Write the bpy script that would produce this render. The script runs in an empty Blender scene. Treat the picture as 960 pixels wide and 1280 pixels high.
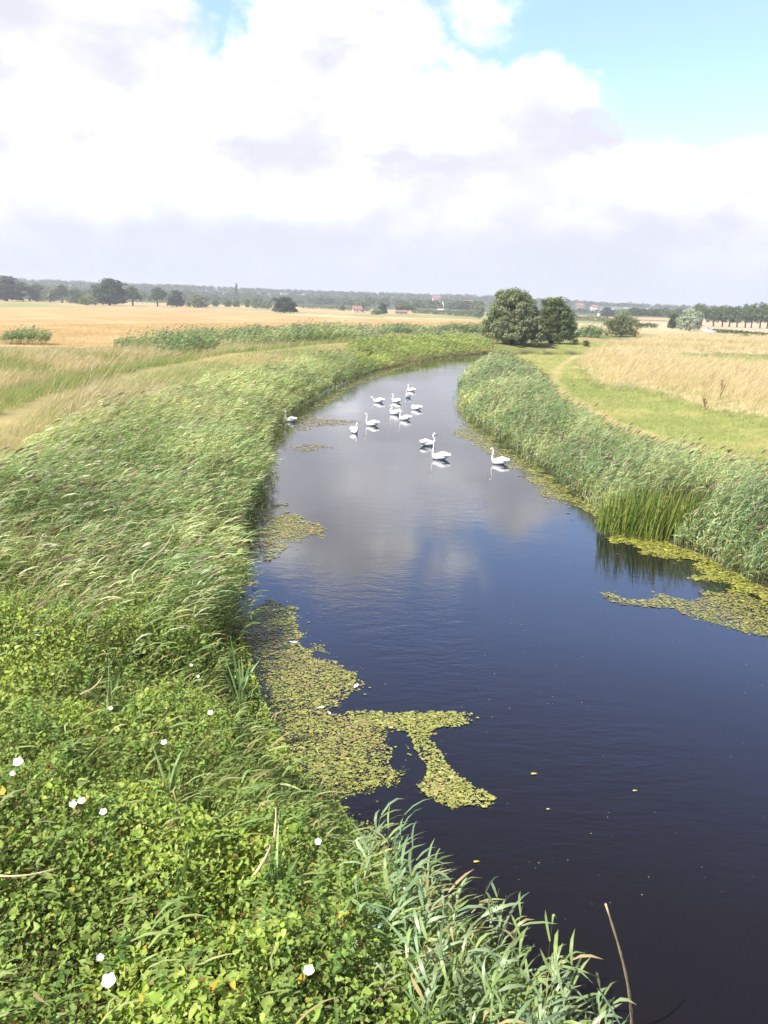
import bpy, math, random
import numpy as np

rng = np.random.default_rng(7)
random.seed(7)
SC = bpy.context.scene
COL = SC.collection
R = math.radians

# ------------------------------------------------------------------ camera
H = 6.5                      # eye height above the water (standing on a bridge)
F = 1065.0                   # focal length in pixels of a 960x1280 frame
PITCH = math.atan((640 - 383) / F)
ROLL = math.atan(0.030)
fwd = np.array([0, math.cos(PITCH), -math.sin(PITCH)])
r0 = np.array([1.0, 0, 0]); u0 = np.array([0, math.sin(PITCH), math.cos(PITCH)])
rgt = math.cos(ROLL) * r0 + math.sin(ROLL) * u0
upv = -math.sin(ROLL) * r0 + math.cos(ROLL) * u0
cd = bpy.data.cameras.new('camera'); cam = bpy.data.objects.new('camera', cd); COL.objects.link(cam)
from mathutils import Matrix, Vector
M = Matrix(((rgt[0], upv[0], -fwd[0], 0), (rgt[1], upv[1], -fwd[1], 0), (rgt[2], upv[2], -fwd[2], H), (0, 0, 0, 1)))
cam.matrix_world = M
cd.sensor_fit = 'VERTICAL'; cd.sensor_height = 32.0; cd.lens = 32.0 * F / 1280.0
cd.clip_start = 0.1; cd.clip_end = 20000
SC.camera = cam
SC.render.resolution_x = 768; SC.render.resolution_y = 1024

# ------------------------------------------------------------------ light, sky, exposure
SUN_EL = R(50); SUN_AZ = R(-128)      # azimuth measured from +Y towards +X: behind the camera, to the left
sdir = Vector((math.sin(SUN_AZ) * math.cos(SUN_EL), math.cos(SUN_AZ) * math.cos(SUN_EL), math.sin(SUN_EL)))
sl = bpy.data.lights.new('sun', 'SUN'); sl.energy = 5.0; sl.angle = R(0.5); sl.color = (1.0, 0.955, 0.88)
so = bpy.data.objects.new('sun', sl); COL.objects.link(so)
so.rotation_euler = sdir.to_track_quat('Z', 'Y').to_euler()
SC.view_settings.view_transform = 'Standard'; SC.view_settings.look = 'None'
SC.view_settings.gamma = 1.0; SC.view_settings.use_curve_mapping = False
SC.view_settings.exposure = 0.95
SC.cycles.max_bounces = 6; SC.cycles.diffuse_bounces = 3; SC.cycles.glossy_bounces = 2
SC.cycles.transmission_bounces = 3; SC.cycles.transparent_max_bounces = 8; SC.cycles.volume_bounces = 0
SC.cycles.sample_clamp_indirect = 4.0
SC.cycles.caustics_reflective = False; SC.cycles.caustics_refractive = False

SKY_STR = 0.12
HAZE_DENS = 0.00030

class NT:
    """tiny node-graph helper"""
    def __init__(s, tree): s.t = tree; s.t.nodes.clear()
    def n(s, typ, **kw):
        nd = s.t.nodes.new(typ)
        for k, v in kw.items(): setattr(nd, k, v)
        return nd
    def lk(s, a, b): s.t.links.new(a, b)
    def val(s, sock, v):
        if hasattr(v, 'is_output'): s.lk(v, sock)
        else: sock.default_value = v
    def m(s, op, a, b=0.0, c=0.0, clamp=False):
        nd = s.n('ShaderNodeMath', operation=op, use_clamp=clamp)
        s.val(nd.inputs[0], a); s.val(nd.inputs[1], b)
        if len(nd.inputs) > 2: s.val(nd.inputs[2], c)
        return nd.outputs[0]
    def vm(s, op, a, b=(0, 0, 0)):
        nd = s.n('ShaderNodeVectorMath', operation=op); s.val(nd.inputs[0], a)
        if op == 'SCALE': s.val(nd.inputs[3], b)
        else: s.val(nd.inputs[1], b)
        return nd.outputs[0]
    def noise(s, vec, scale, detail=4, rough=0.5, dist=0.0):
        nd = s.n('ShaderNodeTexNoise'); 
        if vec is not None: s.lk(vec, nd.inputs['Vector'])
        nd.inputs['Scale'].default_value = scale; nd.inputs['Detail'].default_value = detail
        nd.inputs['Roughness'].default_value = rough; nd.inputs['Distortion'].default_value = dist
        return nd.outputs['Fac']
    def rng(s, v, a, b, c=0.0, d=1.0, smooth=False):
        nd = s.n('ShaderNodeMapRange', interpolation_type='SMOOTHSTEP' if smooth else 'LINEAR')
        s.val(nd.inputs[0], v)
        for i, x in enumerate((a, b, c, d)): s.val(nd.inputs[i + 1], x)
        return nd.outputs[0]
    def mix(s, f, a, b, mode='MIX'):
        nd = s.n('ShaderNodeMix', data_type='RGBA', blend_type=mode)
        s.val(nd.inputs[0], f)
        for i, x in ((6, a), (7, b)):
            if hasattr(x, 'is_output'): s.lk(x, nd.inputs[i])
            else: nd.inputs[i].default_value = (*x, 1) if len(x) == 3 else x
        return nd.outputs[2]

def azel(px, py):
    d = fwd + (px - 480) / F * rgt - (py - 640) / F * upv
    d = d / np.linalg.norm(d)
    return math.atan2(d[0], d[1]), math.asin(d[2])

def build_world():
    w = bpy.data.worlds.new('World'); SC.world = w; w.use_nodes = True
    g = NT(w.node_tree)
    out = g.n('ShaderNodeOutputWorld'); bg = g.n('ShaderNodeBackground')
    bg.inputs['Strength'].default_value = SKY_STR
    sky = g.n('ShaderNodeTexSky', sky_type='NISHITA'); sky.sun_disc = False
    sky.sun_elevation = SUN_EL; sky.sun_rotation = SUN_AZ % (2 * math.pi)
    sky.air_density = 1.0; sky.dust_density = 0.6; sky.ozone_density = 2.0
    tc = g.n('ShaderNodeTexCoord'); D = tc.outputs['Generated']
    sp = g.n('ShaderNodeSeparateXYZ'); g.lk(D, sp.inputs[0])
    x, y, z = sp.outputs
    az = g.m('ARCTAN2', x, y); el = g.m('ARCSINE', z)
    # domain-warp so that the cloud edges are ragged
    n1 = g.noise(D, 7.0, 6, 0.6); n2 = g.noise(g.vm('ADD', D, (3.1, 1.7, 5.2)), 7.0, 6, 0.6)
    azw = g.m('ADD', az, g.m('MULTIPLY', g.m('SUBTRACT', n1, 0.5), 0.17))
    elw = g.m('ADD', el, g.m('MULTIPLY', g.m('SUBTRACT', n2, 0.5), 0.13))
    blobs = [(412, 70, 118, 100), (400, 150, 165, 90), (90, 20, 150, 60), (110, 120, 165, 100), (60, 200, 260, 120), (260, 190, 200, 85),
             (560, 130, 70, 60), (650, 160, 110, 60), (600, 230, 260, 90), (830, 245, 170, 62), (960, 250, 120, 55),
              (1250, 230, 220, 90), (-320, 120, 330, 200), (-900, 260, 500, 90)]
    cov = None
    for cx, cy, rx, ry in blobs:
        a, e = azel(min(max(cx, -400), 1400), cy)
        u = g.m('DIVIDE', g.m('SUBTRACT', azw, a), rx / F); v = g.m('DIVIDE', g.m('SUBTRACT', elw, e), ry / F)
        q = g.m('SUBTRACT', 1.0, g.m('SQRT', g.m('ADD', g.m('MULTIPLY', u, u), g.m('MULTIPLY', v, v))))
        cov = q if cov is None else g.m('MAXIMUM', cov, q)
    a, e = azel(597, 8)                                              # thin wisp at the top
    u = g.m('DIVIDE', g.m('SUBTRACT', azw, a), 75 / F); v = g.m('DIVIDE', g.m('SUBTRACT', elw, e), 42 / F)
    q = g.m('SUBTRACT', 0.20, g.m('MULTIPLY', 0.25, g.m('SQRT', g.m('ADD', g.m('MULTIPLY', u, u), g.m('MULTIPLY', v, v)))))
    cov = g.m('MAXIMUM', cov, q)
    low = g.m('DIVIDE', g.m('SUBTRACT', 0.125, elw), 0.10)           # bank of cloud along the horizon, all the way round
    cov = g.m('MAXIMUM', cov, low)
    behind = g.m('ADD', g.m('MULTIPLY', g.m('SUBTRACT', g.noise(D, 2.2, 6, 0.55), 0.60), 3.0), 
                 g.rng(g.m('ABSOLUTE', az), 0.9, 1.6, -1.5, 0.0))       # scattered cumulus behind the viewer
    cov = g.m('MAXIMUM', cov, behind)
    fine = g.noise(D, 22.0, 6, 0.62)
    cov = g.m('ADD', cov, g.m('MULTIPLY', g.m('SUBTRACT', fine, 0.5), 0.62))
    alpha = g.rng(cov, -0.08, 0.26, 0, 1, True)
    # relief of the clouds: difference of the same noise a little towards the sun
    P = g.vm('MULTIPLY', D, (1.0, 1.0, 1.9))
    Ps = g.vm('ADD', P, (-0.030, -0.0, 0.062))
    s1 = g.noise(P, 6.0, 7, 0.55); s2 = g.noise(Ps, 6.0, 7, 0.55)
    shade = g.rng(g.m('SUBTRACT', s1, s2), -0.16, 0.17, 0, 1)
    thick = g.rng(cov, 0.15, 0.75, 0, 1, True)
    shade = g.m('MULTIPLY', shade, g.m('SUBTRACT', 1.0, g.m('MULTIPLY', thick, 0.42)))
    k = 1.0 / SKY_STR
    bb = None                                                        # where the sun catches the tops of the cumulus
    for cx, cy, rx, ry in [(415, 60, 150, 120), (235, 195, 130, 60), (565, 120, 100, 65), (840, 215, 130, 50), (955, 235, 90, 45), (60, 160, 120, 60), (500, 205, 110, 45), (620, 10, 90, 60), (-300, 120, 260, 160), (1250, 180, 200, 90)]:
        a_, e_ = azel(cx, cy); u_ = g.m('DIVIDE', g.m('SUBTRACT', azw, a_), rx / F); v_ = g.m('DIVIDE', g.m('SUBTRACT', elw, e_), ry / F)
        q_ = g.rng(g.m('ADD', g.m('MULTIPLY', u_, u_), g.m('MULTIPLY', v_, v_)), 0, 1.2, 1, 0, True); bb = q_ if bb is None else g.m('MAXIMUM', bb, q_)
    shade = g.m('POWER', g.m('MULTIPLY', shade, g.m('ADD', 0.58, g.m('MULTIPLY', bb, 0.6)), clamp=True), 1.25)
    bright = tuple(v * k for v in (0.98, 0.98, 1.0)); dark = tuple(v * k for v in (0.445, 0.44, 0.485))
    cc = g.mix(g.rng(shade, 0.02, 0.85), dark, bright)
    # towards the horizon the clouds merge into pale lilac-blue air
    hz = g.rng(el, 0.015, 0.15, 1.0, 0.0, True)
    cc = g.mix(g.m('MULTIPLY', hz, 0.85), cc, tuple(v * k for v in (0.375, 0.40, 0.475)))
    skyc = g.mix(1.0, sky.outputs[0], (1.30, 1.26, 1.42), 'MULTIPLY')
    skyc = g.mix(g.rng(el, 0.26, 0.36), skyc, g.mix(1.0, skyc, (1.12, 1.08, 1.12), 'MULTIPLY'))
    skyc = g.mix(g.rng(el, 0.36, 0.66), skyc, g.mix(1.0, skyc, (0.70, 0.46, 0.28), 'MULTIPLY'))
    g.lk(g.mix(g.m('MULTIPLY', alpha, 0.97), skyc, cc), bg.inputs['Color'])
    g.lk(bg.outputs[0], out.inputs['Surface'])
build_world()

# ------------------------------------------------------------------ placement helpers
def W(px, py, z=0.0):
    """world point at height z seen in pixel (px, py) of the 960x1280 photograph"""
    d = fwd + (px - 480) / F * rgt - (py - 640) / F * upv
    t = (z - H) / d[2]
    return np.array([d[0] * t, d[1] * t, z])
def WL(pts, z=0.0): return np.array([W(a, b, z)[:2] for a, b in pts])
def hor(px): return 383 + (px - 480) * 0.030
def AT(px, dist):
    """ground position at a distance in the direction of image column px"""
    d = fwd + (px - 480) / F * rgt - (hor(px) - 640) / F * upv; return np.array([d[0] / d[1] * dist, dist])

def inpoly(P, poly):
    x, y = P[:, 0], P[:, 1]; ins = np.zeros(len(P), bool); n = len(poly)
    for i in range(n):
        x1, y1 = poly[i]; x2, y2 = poly[(i + 1) % n]
        c = ((y1 > y) != (y2 > y))
        with np.errstate(divide='ignore', invalid='ignore'):
            ins ^= c & (x < (x2 - x1) * (y - y1) / (y2 - y1 + 1e-12) + x1)
    return ins
def dline(P, line):
    best = np.full(len(P), 1e9)
    for i in range(len(line) - 1):
        a, b = line[i], line[i + 1]; ab = b - a
        t = np.clip(((P - a) @ ab) / (ab @ ab + 1e-12), 0, 1)
        best = np.minimum(best, np.hypot(*(P - (a + t[:, None] * ab)).T))
    return best
_lat = np.random.default_rng(99).random((256, 256))
def vn(x, y, s, oct=3, seed=0):
    """fractal value noise, about 0..1"""
    out = np.zeros(np.shape(x)); amp = 1.0; tot = 0
    for o in range(oct):
        X = np.asarray(x) / s + 17.3 * seed + 5.1 * o; Y = np.asarray(y) / s + 9.7 * seed + 3.3 * o
        xi = np.floor(X).astype(int); yi = np.floor(Y).astype(int); fx = X - xi; fy = Y - yi
        fx = fx * fx * (3 - 2 * fx); fy = fy * fy * (3 - 2 * fy)
        g = lambda a, b: _lat[(a + 31 * seed) % 256, b % 256]
        out += amp * ((g(xi, yi) * (1 - fx) + g(xi + 1, yi) * fx) * (1 - fy) + (g(xi, yi + 1) * (1 - fx) + g(xi + 1, yi + 1) * fx) * fy)
        tot += amp; amp *= 0.5; s = s / 2.0
    return out / tot
def sst(v, a, b):
    t = np.clip((v - a) / (b - a), 0, 1); return t * t * (3 - 2 * t)

# ------------------------------------------------------------------ river outline and zones
LW = WL([(608, 442), (560, 446), (515, 453), (470, 464), (438, 474), (410, 486), (384, 500), (362, 515), (345, 530), (332, 548), (324, 568),
         (326, 592), (320, 616), (304, 640), (290, 665), (281, 690), (278, 718), (284, 750), (298, 792), (312, 842), (328, 892), (345, 932), (380, 990),
         (436, 1050), (515, 1130), (610, 1210), (700, 1290), (830, 1400)])
RW = WL([(616, 449), (592, 462), (582, 476), (577, 492), (579, 506), (590, 521), (612, 537), (642, 556), (678, 582), (712, 605), (745, 630), (768, 653), (800, 668), (840, 680), (885, 698), (960, 738)])
far = LW[0]
LWx = np.vstack([[[far[0] + 140, far[1] + 30], [far[0] + 60, far[1] + 22], [far[0] + 22, far[1] + 12]], LW, [[4.5, -4], [5.0, -40]]])
RWx = np.vstack([[[far[0] + 140, far[1] + 18], [far[0] + 62, far[1] + 11], [far[0] + 24, far[1] + 2]], RW, [[RW[-1][0] + 1.6, 9], [RW[-1][0] + 2.4, -4], [RW[-1][0] + 2.6, -40]]])
RIVER = np.vstack([LWx, RWx[::-1]])

L_TOP = WL([(-260, 760), (-120, 675), (0, 622), (60, 570), (120, 520), (200, 482), (300, 459), (400, 445), (432, 441)], 2.1)
L_TOP = WL([(-260, 735), (-120, 655), (0, 592), (60, 540), (120, 503), (200, 473), (300, 452), (400, 440), (432, 438)], 1.25)
L_REED = np.vstack([LW[4:18], WL([(200, 850), (-300, 990)], 1.0), L_TOP])
R_TOP = WL([(602, 441), (640, 445), (664, 458), (690, 488), (725, 515), (770, 534), (830, 556), (900, 572), (960, 586), (1060, 612), (1250, 665)], 1.75)
R_REED = np.vstack([R_TOP, [[R_TOP[-1][0] + 1, 9], [RW[-1][0] + 1.6, 9]], RW[::-1]])
L_PATH = WL([(-300, 700), (-120, 605), (0, 548), (60, 520), (120, 496), (200, 469), (300, 449), (400, 437), (500, 429), (592, 424)], 1.2)
L_FIELD = WL([(-600, 450), (0, 431), (100, 433), (200, 430), (300, 420), (400, 413), (500, 409), (600, 407), (640, 407), (640, 400), (600, 400), (480, 398), (400, 396), (240, 385), (100, 384), (0, 384), (-600, 375)], 0.7)
FORE = np.vstack([LW[17:26], [[4.3, 3.0], [4.3, 0.0], [-14, 0.0]], WL([(-420, 860), (-60, 700), (150, 670)], 1.1)])
R_GREEN = np.vstack([WL([(640, 447), (655, 436), (690, 433), (735, 428), (765, 424), (765, 432), (735, 441), (723, 457), (750, 478), (807, 490), (873, 512), (960, 532), (1200, 580), (1400, 700)], 0.9), R_TOP[::-1]])
TRAIL = WL([(735, 436), (710, 450), (696, 462), (693, 474), (705, 492), (735, 510), (772, 528), (820, 543), (870, 556)], 0.9)
R_DRY = WL([(735, 436), (718, 455), (740, 478), (807, 490), (873, 512), (960, 532), (1300, 600), (1500, 480), (1300, 436), (960, 420), (900, 417), (840, 417), (800, 423), (765, 428)], 1.2)
R_PATCH = WL([(800, 447), (880, 437), (1100, 440), (1200, 470), (1000, 464), (870, 458)], 1.2)

def river_sd(P):
    d = np.minimum(dline(P, LWx), dline(P, RWx)); ins = inpoly(P, RIVER)
    return np.where(ins, -d, d)
def height(x, y):
    x = np.atleast_1d(np.asarray(x, float)); y = np.atleast_1d(np.asarray(y, float)); P = np.stack([x, y], 1)
    d = np.hypot(x, y)
    sd = np.full(len(P), 60.0); nr = (d < 330)
    sd[nr] = river_sd(P[nr])
    left = x < np.interp(y, [-40, 5, 20, 40, 80, 120, 160], [4, 3, 0.5, 2, 6, 22, 60])
    bank = np.where(sd < 0, -0.9 * sst(-sd, 0, 1.6), 0.55 * sst(sd, 0, 1.8) + 0.02)
    lv = bank + 0.55 * sst(sd, 1.5, 7) - 0.55 * sst(sd, 12, 19) * (y > -60)
    lv = lv + 0.55 * (1 - sst(dline(P, L_PATH), 1.0, 6.0)) * (d < 200)
    nearfade = sst(22 - y, 0, 14) * sst(sd, 0.3, 5)
    lv = lv + 0.55 * nearfade
    rv = bank + 0.25 * sst(sd, 2, 6) + 0.75 * sst(sd, 10.5, 17) - 0.55 * sst(sd, 24, 40)
    z = np.where(left, lv, rv)
    far_ = sst(d, 170, 260); z = z * (1 - far_) + 0.65 * far_
    z = z + (sd > 3) * 0.22 * (vn(x, y, 9, 3, 1) - 0.5) * (1 - far_)
    # low hills closing the view
    a = np.arctan2(x, y)
    hh = np.interp(a, [-3.2, -1.2, -0.45, -0.1, 0.1, 0.25, 0.45, 1.2, 3.2], [20, 28, 27, 24, 25, 15, 10, 14, 20])
    z = z + 2.0 * sst(d, 500, 1100) + hh * sst(d, 1150, 2100) + 5 * (vn(x, y, 500, 2, 3) - 0.5) * sst(d, 1200, 2000)
    return z
def gz(x, y): return float(height(x, y)[0])
def Wg(px, py, it=4):
    """ground point under a pixel, on the real terrain"""
    z = 0.7
    for _ in range(it):
        p = W(px, py, z); z = gz(p[0], p[1])
    return np.array([p[0], p[1], z])

# ------------------------------------------------------------------ object helpers
def tag(o, label=None, cat=None, group=None, kind=None):
    if label: o['label'] = label
    if cat: o['category'] = cat
    if group: o['group'] = group
    if kind: o['kind'] = kind
    return o
def mk(name, V, Q, mat, C=None, parent=None, smooth=False):
    """numpy verts (N,3), quads (M,4), optional per-vertex colours -> ONE mesh object"""
    me = bpy.data.meshes.new(name); V = np.ascontiguousarray(V, np.float32); Q = np.ascontiguousarray(Q, np.int32)
    k = Q.shape[1]
    me.vertices.add(len(V)); me.vertices.foreach_set('co', V.ravel())
    me.loops.add(Q.size); me.loops.foreach_set('vertex_index', Q.ravel())
    me.polygons.add(len(Q)); me.polygons.foreach_set('loop_start', np.arange(0, Q.size, k, dtype=np.int32))
    me.polygons.foreach_set('loop_total', np.full(len(Q), k, np.int32))
    if smooth: me.polygons.foreach_set('use_smooth', np.ones(len(Q), bool))
    me.update(calc_edges=True)
    if C is not None:
        at = me.color_attributes.new('col', 'FLOAT_COLOR', 'POINT')
        c = np.ones((len(V), 4), np.float32); c[:, :3] = C; at.data.foreach_set('color', c.ravel())
    me.materials.append(mat)
    o = bpy.data.objects.new(name, me); COL.objects.link(o)
    if parent is not None: o.parent = parent
    return o
def mkpoly(name, V, Fs, mat, parent=None, smooth=False):
    me = bpy.data.meshes.new(name); me.from_pydata([tuple(map(float, v)) for v in V], [], [tuple(f) for f in Fs])
    if smooth:
        for p in me.polygons: p.use_smooth = True
    me.update(); me.materials.append(mat)
    o = bpy.data.objects.new(name, me); COL.objects.link(o)
    if parent is not None: o.parent = parent
    return o
def empty(name, loc, rz=0.0, label=None, cat=None, group=None):
    o = bpy.data.objects.new(name, None); COL.objects.link(o); o.location = tuple(map(float, loc)); o.rotation_euler = (0, 0, rz)
    o.empty_display_size = 0.2
    return tag(o, label, cat, group)
def copy_tree(o, parent=None):
    c = o.copy(); COL.objects.link(c)
    if parent is not None: c.parent = parent
    for ch in list(o.children): copy_tree(ch, c)
    return c
class Acc:
    def __init__(s): s.v = []; s.q = []; s.c = []; s.n = 0
    def add(s, V, Q, C):
        s.v.append(V.reshape(-1, 3)); s.q.append(Q + s.n); s.c.append(np.broadcast_to(C, (len(s.v[-1]), 3))); s.n += len(s.v[-1])
    def build(s, name, mat, parent=None, smooth=False):
        return mk(name, np.vstack(s.v), np.vstack(s.q), mat, np.vstack(s.c), parent, smooth)

# ------------------------------------------------------------------ materials
def mat_leaf(name, rough=0.55, trans=0.35, spec=0.3, gain=(1, 1, 1)):
    m = bpy.data.materials.new(name); m.use_nodes = True; g = NT(m.node_tree)
    out = g.n('ShaderNodeOutputMaterial'); at = g.n('ShaderNodeAttribute', attribute_name='col')
    ge = g.n('ShaderNodeNewGeometry')
    nz = g.noise(ge.outputs['Position'], 9.0, 2)
    c = g.mix(g.rng(nz, 0.3, 0.7), at.outputs['Color'], (0, 0, 0))
    c = g.mix(1.0, at.outputs['Color'], g.mix(g.rng(nz, 0.3, 0.7), (0.82, 0.84, 0.8), (1.12, 1.1, 1.05)), 'MULTIPLY')
    b = g.n('ShaderNodeBsdfPrincipled'); g.lk(c, b.inputs['Base Color']); b.inputs['Roughness'].default_value = rough
    b.inputs['Specular IOR Level'].default_value = spec
    if trans > 0:
        t = g.n('ShaderNodeBsdfTranslucent'); g.lk(g.mix(1.0, c, (1.15, 1.2, 0.6), 'MULTIPLY'), t.inputs['Color'])
        mx = g.n('ShaderNodeMixShader'); mx.inputs[0].default_value = trans
        g.lk(b.outputs[0], mx.inputs[1]); g.lk(t.outputs[0], mx.inputs[2]); g.lk(mx.outputs[0], out.inputs['Surface'])
    else: g.lk(b.outputs[0], out.inputs['Surface'])
    return m
def mat_plain(name, color, rough=0.6, var=0.15, scale=8.0, bump=0.0, spec=0.4):
    m = bpy.data.materials.new(name); m.use_nodes = True; g = NT(m.node_tree)
    out = g.n('ShaderNodeOutputMaterial'); b = g.n('ShaderNodeBsdfPrincipled'); tc = g.n('ShaderNodeTexCoord')
    n = g.noise(tc.outputs['Object'], scale, 4)
    lo = tuple(c * (1 - var) for c in color); hi = tuple(min(1, c * (1 + var)) for c in color)
    g.lk(g.mix(g.rng(n, 0.3, 0.7), lo, hi), b.inputs['Base Color']); b.inputs['Roughness'].default_value = rough
    b.inputs['Specular IOR Level'].default_value = spec
    if bump:
        bp = g.n('ShaderNodeBump'); bp.inputs['Strength'].default_value = bump; bp.inputs['Distance'].default_value = 0.02
        g.lk(n, bp.inputs['Height']); g.lk(bp.outputs[0], b.inputs['Normal'])
    g.lk(b.outputs[0], out.inputs['Surface']); return m
M_REED = mat_leaf('reed leaf', 0.42, 0.30, 0.5)
M_GRASS = mat_leaf('grass blade', 0.6, 0.35, 0.3)
M_LEAF = mat_leaf('herb leaf', 0.5, 0.4, 0.3)
M_TREE = mat_leaf('tree foliage', 0.6, 0.28, 0.3)
M_BARK = mat_plain('bark', (0.11, 0.085, 0.06), 0.9, 0.35, 6, 0.6)
M_PAD = mat_leaf('floating leaf', 0.45, 0.0, 0.4)
M_STRAW = mat_plain('straw', (0.50, 0.38, 0.22), 0.7, 0.25, 20)
M_PETAL = mat_plain('petal', (0.86, 0.86, 0.88), 0.6, 0.03, 20)
M_CALYX = mat_plain('calyx', (0.12, 0.2, 0.04), 0.6, 0.2, 30)

def mat_ground():
    m = bpy.data.materials.new('ground'); m.use_nodes = True; g = NT(m.node_tree)
    out = g.n('ShaderNodeOutputMaterial'); at = g.n('ShaderNodeAttribute', attribute_name='col'); ge = g.n('ShaderNodeNewGeometry')
    p = ge.outputs['Position']
    a = g.noise(p, 0.35, 6, 0.65); b_ = g.noise(p, 6.0, 5, 0.7); c_ = g.noise(g.vm('MULTIPLY', p, (1, 0.12, 1)), 0.05, 4, 0.6)
    v = g.mix(g.rng(a, 0.3, 0.7), (0.84, 0.82, 0.80), (1.14, 1.12, 1.08))
    v2 = g.mix(g.rng(b_, 0.3, 0.7), (0.72, 0.72, 0.70), (1.22, 1.22, 1.2))
    v3 = g.mix(g.rng(c_, 0.35, 0.65), (0.90, 0.92, 0.92), (1.08, 1.06, 1.06))
    c = g.mix(1.0, g.mix(1.0, g.mix(1.0, at.outputs['Color'], v, 'MULTIPLY'), v2, 'MULTIPLY'), v3, 'MULTIPLY')
    b = g.n('ShaderNodeBsdfPrincipled'); g.lk(c, b.inputs['Base Color']); b.inputs['Roughness'].default_value = 0.95
    b.inputs['Specular IOR Level'].default_value = 0.1
    bp = g.n('ShaderNodeBump'); bp.inputs['Strength'].default_value = 0.5; bp.inputs['Distance'].default_value = 0.05
    g.lk(b_, bp.inputs['Height']); g.lk(bp.outputs[0], b.inputs['Normal'])
    g.lk(b.outputs[0], out.inputs['Surface']); return m
def mat_water():
    m = bpy.data.materials.new('water'); m.use_nodes = True; g = NT(m.node_tree)
    out = g.n('ShaderNodeOutputMaterial'); b = g.n('ShaderNodeBsdfPrincipled'); ge = g.n('ShaderNodeNewGeometry'); p = ge.outputs['Position']
    b.inputs['Base Color'].default_value = (0.007, 0.006, 0.008, 1); b.inputs['Roughness'].default_value = 0.03
    b.inputs['IOR'].default_value = 1.58; b.inputs['Specular IOR Level'].default_value = 0.5
    w1 = g.noise(g.vm('MULTIPLY', p, (0.55, 1.0, 1)), 2.6, 4, 0.55, 0.4)
    w2 = g.noise(g.vm('MULTIPLY', p, (0.5, 1.2, 1)), 9.0, 3, 0.5, 0.3)
    gust = g.rng(g.noise(g.vm('MULTIPLY', p, (1, 0.6, 1)), 0.16, 3), 0.40, 0.62, 0.15, 1.0, True)   # breeze-ruffled patches
    h = g.m('MULTIPLY', g.m('ADD', g.m('MULTIPLY', w1, 0.6), g.m('MULTIPLY', w2, 0.25)), gust)
    bp = g.n('ShaderNodeBump'); bp.inputs['Strength'].default_value = 0.30; bp.inputs['Distance'].default_value = 0.045
    g.lk(h, bp.inputs['Height']); g.lk(bp.outputs[0], b.inputs['Normal']); g.lk(b.outputs[0], out.inputs['Surface']); return m

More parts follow.
